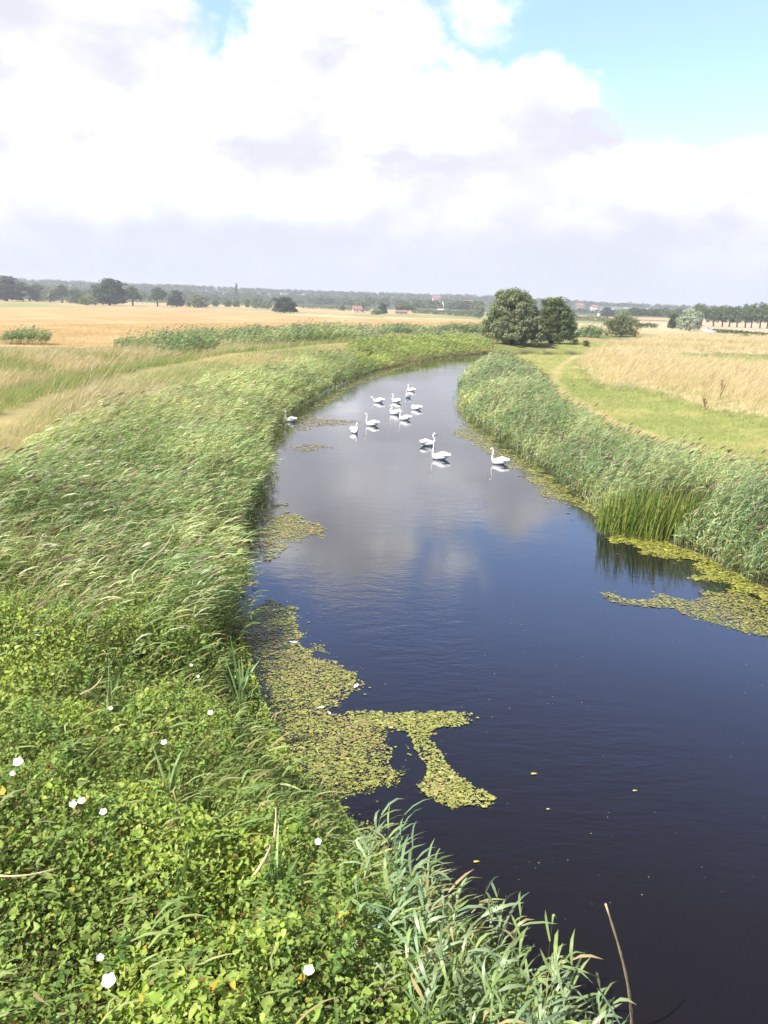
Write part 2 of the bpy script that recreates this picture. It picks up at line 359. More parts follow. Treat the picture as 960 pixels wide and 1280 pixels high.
# ------------------------------------------------------------------ terrain
def axis(lo, a, b, hi, step, gr=1.06):
    c = list(np.arange(a, b, step)); s = step
    x = c[-1]
    while x < hi: s = min(s * gr, 60); x += s; c.append(x)
    x = c[0]; s = step
    while x > lo: s = min(s * gr, 60); x -= s; c.insert(0, x)
    return np.array(c)
def build_ground():
    X = axis(-3200, -26, 34, 3200, 0.42); Y = axis(-300, -2, 78, 4200, 0.42, 1.03)
    gx, gy = np.meshgrid(X, Y); x = gx.ravel(); y = gy.ravel(); P = np.stack([x, y], 1)
    z = height(x, y); d = np.hypot(x, y)
    sd = np.full(len(P), 60.0); nr = d < 330; sd[nr] = river_sd(P[nr])
    n1 = vn(x, y, 12, 4, 5); n2 = vn(x, y, 2.5, 3, 6)
    C = np.zeros((len(P), 3))
    mixc = lambda a, b, t: np.array(a)[None] * (1 - t[:, None]) + np.array(b)[None] * t[:, None]
    C[:] = mixc((0.30, 0.25, 0.12), (0.17, 0.19, 0.07), sst(n1, 0.35, 0.65))        # rough grassland
    # distant patchwork of stubble, pasture and corn
    cell = np.floor(y / 170 + 0.5 * np.sin(x / 260)) * 7 + np.floor(x / 330 + 0.3 * np.sin(y / 200)) * 13
    pal = np.array([(0.42, 0.33, 0.18), (0.47, 0.38, 0.23), (0.38, 0.31, 0.17), (0.44, 0.34, 0.20), (0.26, 0.28, 0.12)])
    fc = pal[(cell.astype(int) * 7919 % 5)]
    t = sst(d, 260, 300)[:, None]; C = C * (1 - t) + fc * t
    t = sst(d, 1060, 1250)[:, None]; C = C * (1 - t) + np.array((0.06, 0.09, 0.035)) * t
    def zone(poly, col, soft=None):
        i = inpoly(P + np.stack([n2 - .5, n1 - .5], 1) * 1.2, poly); C[i] = col[i] if np.ndim(col) > 1 else col
    zone(L_FIELD, mixc((0.37, 0.26, 0.125), (0.45, 0.335, 0.18), sst(n1, .3, .7)))
    strip = WL([(-600, 374), (0, 383), (60, 381.5), (50, 379.5), (0, 379.5), (-600, 372)], 0.7); zone(strip, np.tile((0.24, 0.28, 0.12), (len(P), 1)))
    strip = WL([(250, 385), (400, 392.5), (480, 397.5), (480, 396), (400, 391.5), (250, 384)], 0.7); zone(strip, np.tile((0.26, 0.29, 0.13), (len(P), 1)))
    zone(R_DRY, mixc((0.40, 0.33, 0.18), (0.50, 0.42, 0.25), n1))
    zone(R_PATCH, mixc((0.22, 0.26, 0.09), (0.30, 0.30, 0.12), n1))
    zone(R_GREEN, mixc((0.23, 0.26, 0.085), (0.37, 0.33, 0.14), sst(n1 * 0.6 + n2 * 0.4, 0.42, 0.66)))
    tan = WL([(1500, 470), (960, 434), (930, 424), (890, 416), (800, 408), (760, 402), (900, 402), (1500, 428)], 0.9)
    zone(tan, mixc((0.46, 0.35, 0.24), (0.50, 0.40, 0.27), n1))
    td = dline(P, TRAIL); k = np.clip(1 - (td + (n2 - .5) * 0.5) / 0.75, 0, 1)[:, None] * 0.42; C = C * (1 - k) + np.array((0.50, 0.36, 0.21)) * k
    pd = dline(P, L_PATH); k = (1 - sst(pd + (n2 - .5) * 1.6, 0.1, 1.3))[:, None] * 0.3; C = C * (1 - k) + np.array((0.43, 0.34, 0.19)) * k
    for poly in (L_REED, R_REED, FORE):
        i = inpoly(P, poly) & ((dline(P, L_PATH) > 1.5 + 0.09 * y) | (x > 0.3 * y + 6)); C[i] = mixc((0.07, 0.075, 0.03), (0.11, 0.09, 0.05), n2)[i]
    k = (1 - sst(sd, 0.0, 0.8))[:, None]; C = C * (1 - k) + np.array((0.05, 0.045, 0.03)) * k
    nx, ny = len(X), len(Y); i = np.arange(nx * ny).reshape(ny, nx)
    Q = np.stack([i[:-1, :-1], i[:-1, 1:], i[1:, 1:], i[1:, :-1]], -1).reshape(-1, 4)
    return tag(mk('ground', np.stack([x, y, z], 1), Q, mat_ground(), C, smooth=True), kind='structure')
build_ground()
wv = [(-40, -60, 0), (260, -60, 0), (260, 200, 0), (-40, 200, 0)]
tag(mkpoly('river_water', wv, [(0, 1, 2, 3)], mat_water()), kind='structure')

# haze: even, thin air over the marsh
def build_haze():
    x0, x1, y0, y1, z0, z1 = -3400, 3400, -500, 4400, -3.0, 62.0
    V = [(x, y, z) for z in (z0, z1) for y in (y0, y1) for x in (x0, x1)]
    m = bpy.data.materials.new('haze'); m.use_nodes = True; g = NT(m.node_tree); out = g.n('ShaderNodeOutputMaterial')
    v = g.n('ShaderNodeVolumePrincipled'); v.inputs['Color'].default_value = (0.92, 0.95, 1.0, 1); v.inputs['Density'].default_value = HAZE_DENS
    v.inputs['Anisotropy'].default_value = 0.1
    g.lk(v.outputs[0], out.inputs['Volume'])
    tag(mkpoly('haze', V, [(0, 2, 3, 1), (4, 5, 7, 6), (0, 1, 5, 4), (2, 6, 7, 3), (0, 4, 6, 2), (1, 3, 7, 5)], m), kind='stuff')
build_haze()

# ------------------------------------------------------------------ vegetation primitives
def unit(v): return v / (np.linalg.norm(v, axis=-1, keepdims=True) + 1e-9)
def rv(n, s=1.0): return rng.normal(0, s, (n, 3))
PROF = {'leaf': lambda t: np.sin(np.pi * np.clip(t * 0.86 + 0.14, 0, 1)) ** 0.8, 'blade': lambda t: (1 - t) ** 0.7 + 0.02,
        'stem': lambda t: 1 - 0.7 * t, 'head': lambda t: 0.25 + 0.9 * np.exp(-((t - 0.86) / 0.10) ** 2) - 0.1 * t, 'plume': lambda t: np.sin(np.pi * np.clip(t * 0.9 + .05, 0, 1)) ** 0.7}
def ribbons(acc, P0, D0, D1, L, Wd, side, C, n=3, prof='leaf', Ctip=None):
    N = len(P0)
    if N == 0: return
    L = np.asarray(L).reshape(-1, 1) * np.ones((N, 1)); Wd = np.asarray(Wd).reshape(-1, 1) * np.ones((N, 1))
    t = np.linspace(0, 1, n + 1); P1 = P0 + D0 * L * 0.5; P2 = P1 + D1 * L * 0.5
    t_ = t[None, :, None]
    c = P0[:, None] * (1 - t_) ** 2 + 2 * P1[:, None] * t_ * (1 - t_) + P2[:, None] * t_ ** 2
    w = (PROF[prof](t)[None, :, None] * Wd[:, None] * 0.5)
    S = unit(side)[:, None]
    V = np.stack([c - S * w, c + S * w], 2)            # N, n+1, 2, 3
    i = np.arange(N)[:, None] * (n + 1) * 2 + np.arange(n)[None] * 2
    Q = np.stack([i, i + 1, i + 3, i + 2], -1).reshape(-1, 4)
    C = np.broadcast_to(C, (N, 3)); CC = np.repeat(C[:, None], (n + 1) * 2, 1)
    if Ctip is not None:
        CT = np.broadcast_to(Ctip, (N, 3)); CC = CC * 1.0; CC[:, -4:] = CT[:, None]
    acc.add(V, Q, CC.reshape(-1, 3))
def leaves(acc, P, D, Nn, L, Wd, C, fold=0.25):
    """pointed folded leaves: P base, D axis, Nn normal"""
    N = len(P); D = unit(D); S = unit(np.cross(D, Nn)); U = np.cross(S, D)
    L = np.asarray(L).reshape(-1, 1) * np.ones((N, 1)); Wd = np.asarray(Wd).reshape(-1, 1) * np.ones((N, 1))
    f = U * Wd * fold
    V = np.stack([P, P - S * Wd * .5 + D * L * .12 + f, P - S * Wd * .42 + D * L * .5 + f * .8, P + D * L, P + S * Wd * .42 + D * L * .5 + f * .8, P + S * Wd * .5 + D * L * .12 + f], 1)
    i = np.arange(N)[:, None] * 6
    Q = np.concatenate([i + np.array([[0, 1, 2, 3]]), i + np.array([[0, 3, 4, 5]])], 1).reshape(-1, 4)
    acc.add(V, Q, np.repeat(np.broadcast_to(C, (N, 3)), 6, 0))
def pick(pal, n, var=0.14, w=None):
    pal = np.array(pal); c = pal[rng.choice(len(pal), n, p=w)]
    return np.clip(c * (1 + rng.normal(0, var, (n, 1))) * (1 + rng.normal(0, var * 0.3, (n, 3))), 0.005, 0.9)
def sample(poly, dens, cap=None):
    """random points in a polygon; dens(x, y) per square metre"""
    lo = poly.min(0); hi = poly.max(0); 
    # tile so that far areas with low density stay cheap
    out = []
    ys = np.linspace(lo[1], hi[1], 41)
    for a, b in zip(ys[:-1], ys[1:]):
        cx = np.linspace(lo[0], hi[0], 30); cy = np.linspace(a, b, 3); mx, my = np.meshgrid(cx, cy)
        m = float(np.max(dens(mx.ravel(), my.ravel()))) * 1.15
        n = int(m * (hi[0] - lo[0]) * (b - a))
        if n < 1: continue
        if n > 4000000: n = 4000000
        P = np.stack([rng.uniform(lo[0], hi[0], n), rng.uniform(a, b, n)], 1)
        P = P[rng.random(n) < dens(P[:, 0], P[:, 1]) / m]
        out.append(P[inpoly(P, poly)])
    return np.vstack(out)
def frustum(P, margin=60, zt=2.0):
    """keep what the photo (with a generous margin for side steps) could see"""
    x, y = P[:, 0], P[:, 1]; return (np.abs(x) < 0.62 * y + 7.0) & (y > -1)
WIND = np.array([0.95, 0.22, 0.0])

def proj(x, y, z):
    d = np.stack([x, y, z - H], -1); w_ = d @ fwd; return 480 + F * (d @ rgt) / w_, 640 - F * (d @ upv) / w_
REED_L = [(0.21, 0.31, 0.11), (0.29, 0.39, 0.17), (0.40, 0.44, 0.23), (0.15, 0.25, 0.08)]
REED_R = [(0.16, 0.27, 0.11), (0.23, 0.34, 0.16), (0.33, 0.38, 0.21), (0.12, 0.205, 0.08)]
def reeds(acc, P, h, pal, lean=0.55, nleaf=7, lw=0.026, plume=0.08, wgt=None, wfar=38.0, ll=0.42, patch=True, wind=None):
    n = len(P)
    if n == 0: return
    wind = WIND if wind is None else np.array(wind)
    z = height(P[:, 0], P[:, 1]); z = np.maximum(z, -0.25); d = np.hypot(P[:, 0], P[:, 1])
    wf = np.maximum(1.0, d / wfar) ** 0.85
    h = np.asarray(h) * (1 + rng.normal(0, 0.10, n))
    gustv = 0.55 + 0.9 * vn(P[:, 0], P[:, 1], 3.2, 2, 8)
    B = np.stack([P[:, 0], P[:, 1], z], 1)
    up = np.array([0, 0, 1.0])
    lw_ = wind[None] * (lean * gustv)[:, None]
    D0 = unit(up + rv(n, 0.10) + lw_ * 0.25); D1 = unit(up * 0.9 + lw_ * 1.5 + rv(n, 0.16))
    col = pick(pal, n, 0.13, wgt)
    pt = vn(P[:, 0], P[:, 1], 5.0, 3, 12)[:, None]
    if patch: col = col * (1 + 0.8 * (pt - 0.5)) + sst(pt, .5, .66) * np.array([0.09, 0.06, 0.03])
    side = np.cross(D0, rv(n))
    ribbons(acc, B, D0, D1, h, 0.009 * wf, side, col * np.array([1.1, 1.0, 0.8]), 3, 'stem')
    P1 = B + D0 * h[:, None] * .5; P2 = P1 + D1 * h[:, None] * .5
    for k in range(nleaf):
        t = (0.30 + 0.68 * (k + rng.random(n)) / nleaf)[:, None]
        c = B * (1 - t) ** 2 + 2 * P1 * t * (1 - t) + P2 * t ** 2
        hr = rv(n, 0.42); hr[:, 2] = 0
        a = unit(up * 0.75 + lw_ * 1.1 + hr); b = unit(wind[None] * (0.5 + gustv[:, None]) * (lean + .25) + hr * 0.7 - up * rng.uniform(0.0, 0.65, (n, 1)))
        L = ll * rng.uniform(0.65, 1.2, n) * (0.8 + 0.4 * (1 - t[:, 0])) * np.minimum(wf, 1.4)
        sd = unit(np.cross(a + b, up + rv(n, 0.45)))
        cc = col * (0.9 + 0.25 * rng.random((n, 1)))
        dead = rng.random(n) < (0.10 - 0.07 * k / nleaf); cc[dead] = (0.42, 0.34, 0.17)
        ribbons(acc, c, a, b, L, lw * wf * rng.uniform(0.7, 1.15, n), sd, cc, 3, 'leaf')
    if plume > 0:
        i = np.where(rng.random(n) < plume)[0]; m = len(i)
        a = unit(D1[i] + lw_[i] * .4); b = unit(lw_[i] * 1.6 + up * .2 + rv(m, .15))
        for q in range(2):
            ribbons(acc, P2[i], a, b, 0.26 * wf[i] ** .4, 0.05 * wf[i] ** .7, np.cross(a, rv(m)), pick([(0.24, 0.17, 0.13), (0.30, 0.22, 0.15), (0.20, 0.13, 0.11)], m), 3, 'plume')

def grass(acc, P, h, pal, lean=0.4, nb=5, w=0.006, wfar=25.0, head=0.0, headc=None, spread=0.06, zoff=0.0, wgt=None):
    n = len(P)
    if n == 0: return
    z = height(P[:, 0], P[:, 1]); d = np.hypot(P[:, 0], P[:, 1]); wf = np.maximum(1.0, d / wfar)
    up = np.array([0, 0, 1.0]); g = 0.5 + vn(P[:, 0], P[:, 1], 4, 2, 21)
    base = pick(pal, n, 0.12, wgt); h = np.asarray(h) * np.ones(n)
    for k in range(nb):
        off = rv(n, 1.0) * (spread * np.sqrt(wf))[:, None]; off[:, 2] = 0
        B = np.stack([P[:, 0], P[:, 1], z + zoff], 1) + off
        hr = rv(n, 0.28); hr[:, 2] = 0
        D0 = unit(up + hr + WIND * (0.2 * g * lean)[:, None]); D1 = unit(up * 0.7 + hr * 1.6 + WIND * (1.5 * lean * g)[:, None])
        hh = h * rng.uniform(0.55, 1.15, n); c = base * (0.85 + 0.3 * rng.random((n, 1)))
        side = np.cross(D0 + D1, rv(n))
        hd = rng.random(n) < head
        for sel, pr in ((hd, 'head'), (~hd, 'blade')):
            if sel.any():
                ribbons(acc, B[sel], D0[sel], D1[sel], hh[sel] * (1.2 if pr == 'head' else 1), w * wf[sel] * (1.7 if pr == 'head' else 1), side[sel], c[sel], 4 if pr == 'head' else 2, pr,
                        (None if headc is None or pr != 'head' else pick(headc, int(sel.sum()))))

# ------------------------------------------------------------------ reed beds
def dfar(d0, rho, p=1.6, mn=0.0): return lambda x, y: np.maximum(rho * np.minimum(1.0, (d0 / np.maximum(np.hypot(x, y), 1.0))) ** p, mn)
def jag(P, poly_edge, amt): return P
a = Acc(); P = sample(L_REED, dfar(26, 34, 1.7)); P = P[frustum(P)]
P = P[rng.random(len(P)) < 0.12 + 0.88 * sst(P[:, 1] + 4.5 * (vn(P[:, 0], P[:, 1], 2.2, 3, 90) - .5), 11.5, 16.0)]
P = P[dline(P, L_PATH) > 0.9 + 0.085 * P[:, 1] + 2.5 * (vn(P[:, 0], P[:, 1], 5, 2, 91) - .5)]
sdl = river_sd(P); P = P[sdl > -0.25]; sdl = np.maximum(river_sd(P), 0)
hh = 1.65 * (0.62 + 0.72 * vn(P[:, 0], P[:, 1], 3, 3, 30)) * (0.72 + 0.28 * sst(sdl, 0, 1.6))
dt = dline(P, L_TOP); hh *= 0.55 + 0.45 * sst(dt, 0, 2.0)
reeds(a, P, hh, REED_L, lean=0.62, nleaf=8, lw=0.024, plume=0.07, ll=.50)
def skirt(line, acc, pal, rho=26):
    lo = line[:-1]; hi = line[1:]; 
    for p, q in zip(lo, hi):
        Ls = np.linalg.norm(q - p); dd_ = np.linalg.norm((p + q) / 2); n = int(Ls * rho * min(1, (26 / max(dd_, 1)) ** 1.2))
        if n < 1 or Ls > 30: continue
        t = rng.random((n, 1)); c = p * (1 - t) + q * t + rng.normal(0, .28, (n, 2)); qx, qy = proj(c[:, 0], c[:, 1], 0 * c[:, 0]); c = c[~((qx > 782 + 14 * np.sin(qy * .21)) & (qx < 852 + 14 * np.sin(qy * .17 + 1)) & (qy > 646))]; n = len(c)
        if n: reeds(acc, c, 0.45 + .55 * rng.random(n), pal, lean=0.12, nleaf=6, lw=.024, plume=0, ll=.36)
skirt(LW[3:18], a, REED_L)
P = sample(L_REED, lambda x, y: 24 * sst(vn(x, y, 3.5, 3, 97), .42, .62) * (y < 45)); P = P[frustum(P)]; P = P[(river_sd(P) > 2.2) & (P[:, 1] > 11)]
grass(a, P, 1.45, [(0.42, 0.38, 0.19), (0.34, 0.36, 0.15), (0.48, 0.41, 0.24)], lean=.7, nb=5, w=.008, head=.5, headc=[(0.42, 0.30, 0.2), (0.5, 0.42, 0.27)])
tag(a.build('reed_bed', M_REED), 'long bed of pale green reeds bent over by the wind along the left bank', 'reeds', kind='stuff')

a = Acc(); P = sample(R_REED, dfar(26, 36, 1.7)); P = P[frustum(P)]
IRIS = W(822, 668, 0.05); 
qx, qy = proj(P[:, 0], P[:, 1], height(P[:, 0], P[:, 1])); P = P[~((qx > 782 + 14 * np.sin(qy * .21)) & (qx < 852 + 14 * np.sin(qy * .17 + 1)) & (qy > 646))]
P = P[river_sd(P) > -0.2]; P = P[((P[:, 0] - IRIS[0]) / 1.5) ** 2 + ((P[:, 1] - IRIS[1] - .5) / 1.1) ** 2 > 1]
sdr = np.maximum(river_sd(P), 0)
hh = 1.75 * (0.68 + 0.6 * vn(P[:, 0], P[:, 1], 3, 3, 31)) * (0.75 + 0.25 * sst(sdr, 0, 1.5))
dt = dline(P, R_TOP); hh *= 0.65 + 0.35 * sst(dt, 0, 1.6)
reeds(a, P, hh, REED_R, lean=0.50, nleaf=8, lw=0.025, plume=0.16)
skirt(RW, a, REED_R + [(0.3, 0.32, 0.1)], 44)
tag(a.build('reed_bed', M_REED), 'tall bed of grey-green reeds with brown plumes along the right bank', 'reeds', kind='stuff')

# far left bank beyond the tall reeds: low lush edge running to the bend
EDGE = np.vstack([LW[:5], WL([(432, 441), (470, 436), (520, 432), (600, 428), (622, 436)], 0.9)])
a = Acc(); P = sample(EDGE, lambda x, y: 5.0 + 0 * x); P = P[river_sd(P) > -0.1]
reeds(a, P, 0.75 + 0.5 * vn(P[:, 0], P[:, 1], 5, 2, 33), [(0.20, 0.29, 0.06), (0.26, 0.34, 0.08), (0.15, 0.22, 0.06)], lean=0.5, nleaf=6, lw=0.03, plume=0.0, ll=0.4)
tag(a.build('waterside_plants', M_REED), 'low bright green waterside growth on the far left bank before the bend', 'waterside plants', kind='stuff')

# reeds at the very bottom of the picture, standing in the water's edge
FR = WL([(430, 1190), (500, 1232), (560, 1275), (610, 1320), (680, 1375), (750, 1430), (700, 1580), (560, 1600), (420, 1400)], 0.2)
a = Acc(); P = sample(FR, lambda x, y: 30 + 0 * x)
reeds(a, P, 1.15 + 0.4 * vn(P[:, 0], P[:, 1], 1.2, 2, 35), [(0.20, 0.29, 0.15), (0.27, 0.35, 0.19), (0.24, 0.33, 0.12)], lean=0.16, nleaf=10, lw=0.028, plume=0.0, ll=0.44, patch=False, wind=(0.6, 0.75, 0))
tag(a.build('foreground_reeds', M_REED), 'stand of broad-leaved grey-green reeds at the bottom edge of the picture beside dark water', 'reeds', kind='stuff')

# ------------------------------------------------------------------ leafy bank in the foreground
def veg(x, y): return 0.10 + 1.15 * vn(x, y, 1.5, 3, 41) + 0.40 * vn(x, y, 0.45, 2, 42)
a = Acc(); P = sample(FORE, lambda x, y: 1500 * np.minimum(1, (9.0 / np.maximum(np.hypot(x, y), 1)) ** 1.1)); P = P[frustum(P)]
P = P[(river_sd(P) > -0.15) & (rng.random(len(P)) < 1 - sst(P[:, 1] + 4.5 * (vn(P[:, 0], P[:, 1], 2.2, 3, 90) - .5), 12.5, 16.5))]
n = len(P); z = np.maximum(height(P[:, 0], P[:, 1]), 0); sdp = river_sd(P)
vh = veg(P[:, 0], P[:, 1]) * (0.35 + 0.65 * sst(sdp, 0, 1.6))
B = np.stack([P[:, 0], P[:, 1], z + vh * (1 - 0.55 * rng.random(n) ** 1.8)], 1)
nn = unit(np.array([0, 0, 1.0]) + rv(n, 0.48) + np.array([-0.2, -0.25, 0])); dd = unit(np.cross(nn, rv(n)) - np.array([0, 0, 0.25]))
pt = vn(P[:, 0], P[:, 1], 1.1, 3, 44)
col = np.where((pt > 0.52)[:, None], pick([(0.30, 0.40, 0.065), (0.38, 0.46, 0.11), (0.23, 0.33, 0.055)], n), pick([(0.21, 0.31, 0.06), (0.28, 0.37, 0.085), (0.15, 0.22, 0.05)], n))
yl = rng.random(n) < 0.012; col[yl] = (0.5, 0.38, 0.06); br = rng.random(n) < 0.018; col[br] = (0.20, 0.10, 0.04)
sz = np.clip(0.040 * np.exp(rng.normal(0, .32, n)), .018, .09) * (0.85 + 0.5 * pt) * np.maximum(1, np.hypot(P[:, 0], P[:, 1]) / 12) ** 0.5
leaves(a, B, dd, nn, sz, sz * rng.uniform(0.5, 0.75, n), col, 0.22)
# upright leafy stalks standing out of the tangle
P = sample(FORE, lambda x, y: 16 * sst(vn(x, y, 1.8, 2, 49), .42, .6)); P = P[frustum(P) & (river_sd(P) > 0.4)]; m = len(P)
zb = height(P[:, 0], P[:, 1]) + veg(P[:, 0], P[:, 1]) * (.35 + .65 * sst(river_sd(P), 0, 1.6)) - .15; hs = rng.uniform(.15, .42, m); nc = pick([(0.15, 0.24, 0.06), (0.20, 0.30, 0.08), (0.26, 0.35, 0.10)], m)
B0 = np.stack([P[:, 0], P[:, 1], zb], 1); Ds = unit(np.array([.12, .05, 1.0]) + rv(m, .14))
ribbons(a, B0, Ds, Ds, hs, .007, np.cross(Ds, rv(m)), nc, 2, 'stem')
for k in range(7):
    c = B0 + Ds * (hs * (k + .8) / 7.6)[:, None]; ph = rng.random(m) * 6.28
    for sg in (0, math.pi):
        D = np.stack([np.cos(ph + sg), np.sin(ph + sg), np.full(m, -.15)], 1); leaves(a, c, D, np.array([0, 0, 1.0]) + rv(m, .2), (.085 - .006 * k) * rng.uniform(.8, 1.2, m), .032, nc * (.9 + .25 * rng.random((m, 1))), .15)
print('herb leaves', n)
tag(a.build('bindweed_tangle', M_LEAF), 'tangle of bright green bindweed and nettle leaves covering the near left bank', 'undergrowth', kind='stuff')
# grass and reed blades that push up through the tangle
a = Acc(); P = sample(FORE, lambda x, y: 5.0 + 16 * sst(vn(x, y, 1.6, 2, 46), 0.50, 0.7) + 22 * sst(y, 11.0, 15.5)); P = P[frustum(P) & (river_sd(P) > 0.9 * sst(15.5 - P[:, 1], 0, 2))]
reeds(a, P, 0.85 + 0.5 * vn(P[:, 0], P[:, 1], 1.5, 2, 47), [(0.19, 0.28, 0.09), (0.26, 0.34, 0.12), (0.32, 0.36, 0.15)], lean=0.5, nleaf=5, lw=0.022, plume=0.0, ll=0.42, patch=False)
P = sample(FORE, lambda x, y: 75 * sst(vn(x, y, 2.2, 2, 48), 0.32, 0.65)); P = P[frustum(P) & (river_sd(P) > 0.2 + .9 * sst(15.5 - P[:, 1], 0, 2))]
grass(a, P, 0.95, [(0.22, 0.29, 0.08), (0.30, 0.34, 0.13), (0.42, 0.36, 0.18)], lean=0.7, nb=4, w=0.006, wgt=[.45, .4, .15], zoff=.25)
tag(a.build('bank_grass', M_GRASS), 'loose grass and thin reed leaves poking through the leafy near left bank', 'grass', kind='stuff')

# ------------------------------------------------------------------ grassland
ROUGH_L = np.vstack([L_PATH, WL([(640, 407), (600, 409), (500, 411), (400, 415), (300, 423), (200, 433), (100, 437), (0, 437), (-600, 460)], 0.9)])
DRY = [(0.50, 0.41, 0.22), (0.56, 0.47, 0.29), (0.42, 0.34, 0.19), (0.34, 0.32, 0.14)]
GRN = [(0.24, 0.31, 0.09), (0.31, 0.35, 0.13), (0.18, 0.24, 0.08), (0.42, 0.38, 0.19)]
a = Acc(); P = sample(ROUGH_L, dfar(30, 19, 1.3)); P = P[frustum(P)]
pd = dline(P, L_PATH); P = P[pd > 0.5 + 1.0 * vn(P[:, 0], P[:, 1], 2.5, 3, 94)]
wet = sst(vn(P[:, 0], P[:, 1], 5, 4, 50) + 0.30 * (1 - sst(dline(P, L_PATH), 2, 9)), 0.50, 0.66)
sel = rng.random(len(P)) < wet
grass(a, P[sel], 0.75 + 0.35 * vn(P[sel][:, 0], P[sel][:, 1], 3, 2, 51), GRN, lean=0.5, nb=6, w=0.008, head=0.1, headc=[(0.3, 0.22, 0.15)])
grass(a, P[~sel], 0.7 + .5 * vn(P[~sel][:, 0], P[~sel][:, 1], 3, 2, 95), DRY, lean=0.8, nb=6, w=0.006, head=0.5, headc=[(0.52, 0.40, 0.28), (0.56, 0.48, 0.34)])
tag(a.build('rough_grass', M_GRASS), 'rough meadow of mixed green and straw-coloured grass beyond the left path', 'grass', kind='stuff')

VERGE_L = np.vstack([L_PATH, LW[::-1][8:24]])
a = Acc(); P = sample(VERGE_L, dfar(25, 36, 1.4)); P = P[frustum(P)]; P = P[dline(P, L_PATH) < 1.4 + 0.10 * P[:, 1] + 2.5 * (vn(P[:, 0], P[:, 1], 5, 2, 91) - .5)]
pd = dline(P, L_PATH); nz = vn(P[:, 0], P[:, 1], 3, 3, 54)
k = (pd > 0.35 + .5 * nz); grass(a, P[k], 0.25 + 0.5 * nz[k], [(0.40, 0.40, 0.17), (0.31, 0.36, 0.14), (0.50, 0.44, 0.24)], lean=0.6, nb=4, w=0.006, head=0.2)
k = ~k; grass(a, P[k], 0.16, [(0.45, 0.39, 0.2), (0.34, 0.36, 0.14)], lean=0.4, nb=4, w=0.005)
tag(a.build('verge_grass', M_GRASS), 'pale mown grass along the footpath at the left edge', 'grass', kind='stuff')

a = Acc(); P = sample(R_DRY, dfar(45, 13, 1.5)); P = P[frustum(P) & ~inpoly(P, R_PATCH)]
fr = vn(P[:, 0], P[:, 1], 6, 3, 55); de = dline(P, WL([(718, 455), (740, 478), (807, 490), (873, 512), (960, 532), (1300, 600)], 1.2))
grn = rng.random(len(P)) < 0.6 * (1 - sst(de, 0.5, 5)) + 0.05
grass(a, P[~grn], (0.50 + 0.65 * sst(de, 0, 4) * (0.6 + 0.6 * fr))[~grn], [(0.54, 0.45, 0.27), (0.46, 0.37, 0.20), (0.58, 0.50, 0.33), (0.36, 0.33, 0.15)], lean=0.75, nb=7, w=0.006, head=0.6, headc=[(0.58, 0.49, 0.34), (0.50, 0.39, 0.25)])
grass(a, P[grn], 0.45, GRN, lean=0.5, nb=6, w=0.007)
tag(a.build('dry_grass', M_GRASS), 'pale golden knee-high dry grass blown over on the rise right of the river', 'grass', kind='stuff')
a = Acc(); P = sample(R_GREEN, dfar(30, 45, 1.6)); P = P[frustum(P) & (dline(P, TRAIL) > 0.1 + .7 * vn(P[:, 0], P[:, 1], .8, 2, 93))]
n1 = vn(P[:, 0], P[:, 1], 12, 4, 5); n2 = vn(P[:, 0], P[:, 1], 2.5, 3, 6); t = .75 * sst(n1 * .6 + n2 * .4, .42, .66); s = rng.random(len(P)) < t
grass(a, P[~s], 0.13 + 0.10 * n2[~s], [(0.27, 0.32, 0.11), (0.36, 0.38, 0.15)], lean=0.4, nb=5, w=0.006)
grass(a, P[s], 0.20 + 0.15 * n2[s], [(0.46, 0.44, 0.18), (0.36, 0.39, 0.14)], lean=0.6, nb=5, w=0.005, head=0.2)
P = sample(R_PATCH, lambda x, y: 2.2 + 0 * x); grass(a, P, 0.3, GRN, lean=.5, nb=5, w=0.008)
tag(a.build('short_grass', M_GRASS), 'short green turf on either side of the bare trail on the right bank', 'grass', kind='stuff')
# fringe of the corn field
CORN = WL([(-600, 452), (0, 431), (100, 433), (200, 430), (300, 420), (400, 413), (500, 409), (620, 407), (620, 402), (400, 402), (0, 405), (-600, 410)], 0.9)
a = Acc(); CORNJ = 1; P = sample(CORN, dfar(80, 5.0, 1.0)); P = P[frustum(P)]; P = P[dline(P, WL([(0, 431), (100, 433), (200, 430), (300, 420), (400, 413), (500, 409), (620, 407)], .9)) > 9 * vn(P[:, 0], P[:, 1], 14, 3, 92)]
grass(a, P, 0.38, [(0.50, 0.37, 0.19), (0.57, 0.43, 0.24)], lean=0.4, nb=4, w=0.008, wfar=55, head=0.5, headc=[(0.56, 0.38, 0.17)])
tag(a.build('corn_crop', M_GRASS), 'ripe orange-gold corn along the near side of the large field on the left', 'crop', kind='stuff')

# ------------------------------------------------------------------ reed clumps and plants on the meadows (things)
def reed_clump(px0, px1, ytop, ybase, label, pal=REED_R, dens=12, shrub=False):
    cx = (px0 + px1) / 2; c = Wg(cx, ybase); dist = math.hypot(c[0], c[1]); ppm = F / (c[1] * math.cos(PITCH) + (H) * math.sin(PITCH))
    wd = (px1 - px0) / ppm / 2; dp = wd * 0.75; h = (ybase - ytop) / ppm * 0.95
    cc = np.array([c[0], c[1] + dp * 0.8])
    n = int(dens * math.pi * wd * dp); r = np.sqrt(rng.random(n)); th = rng.random(n) * 2 * math.pi
    P = np.stack([cc[0] + wd * r * np.cos(th), cc[1] + dp * r * np.sin(th)], 1)
    hmax = min(h * 1.1, 3.3); hh = hmax * (0.55 + 0.45 * (1 - r ** 2) ** .5) * (0.85 + 0.3 * rng.random(n))
    a = Acc(); reeds(a, P, hh, pal, lean=0.6, nleaf=8, lw=0.03, plume=0.12)
    return tag(a.build('reed_clump', M_REED), label, 'reeds', 'reed clumps standing in the meadows')
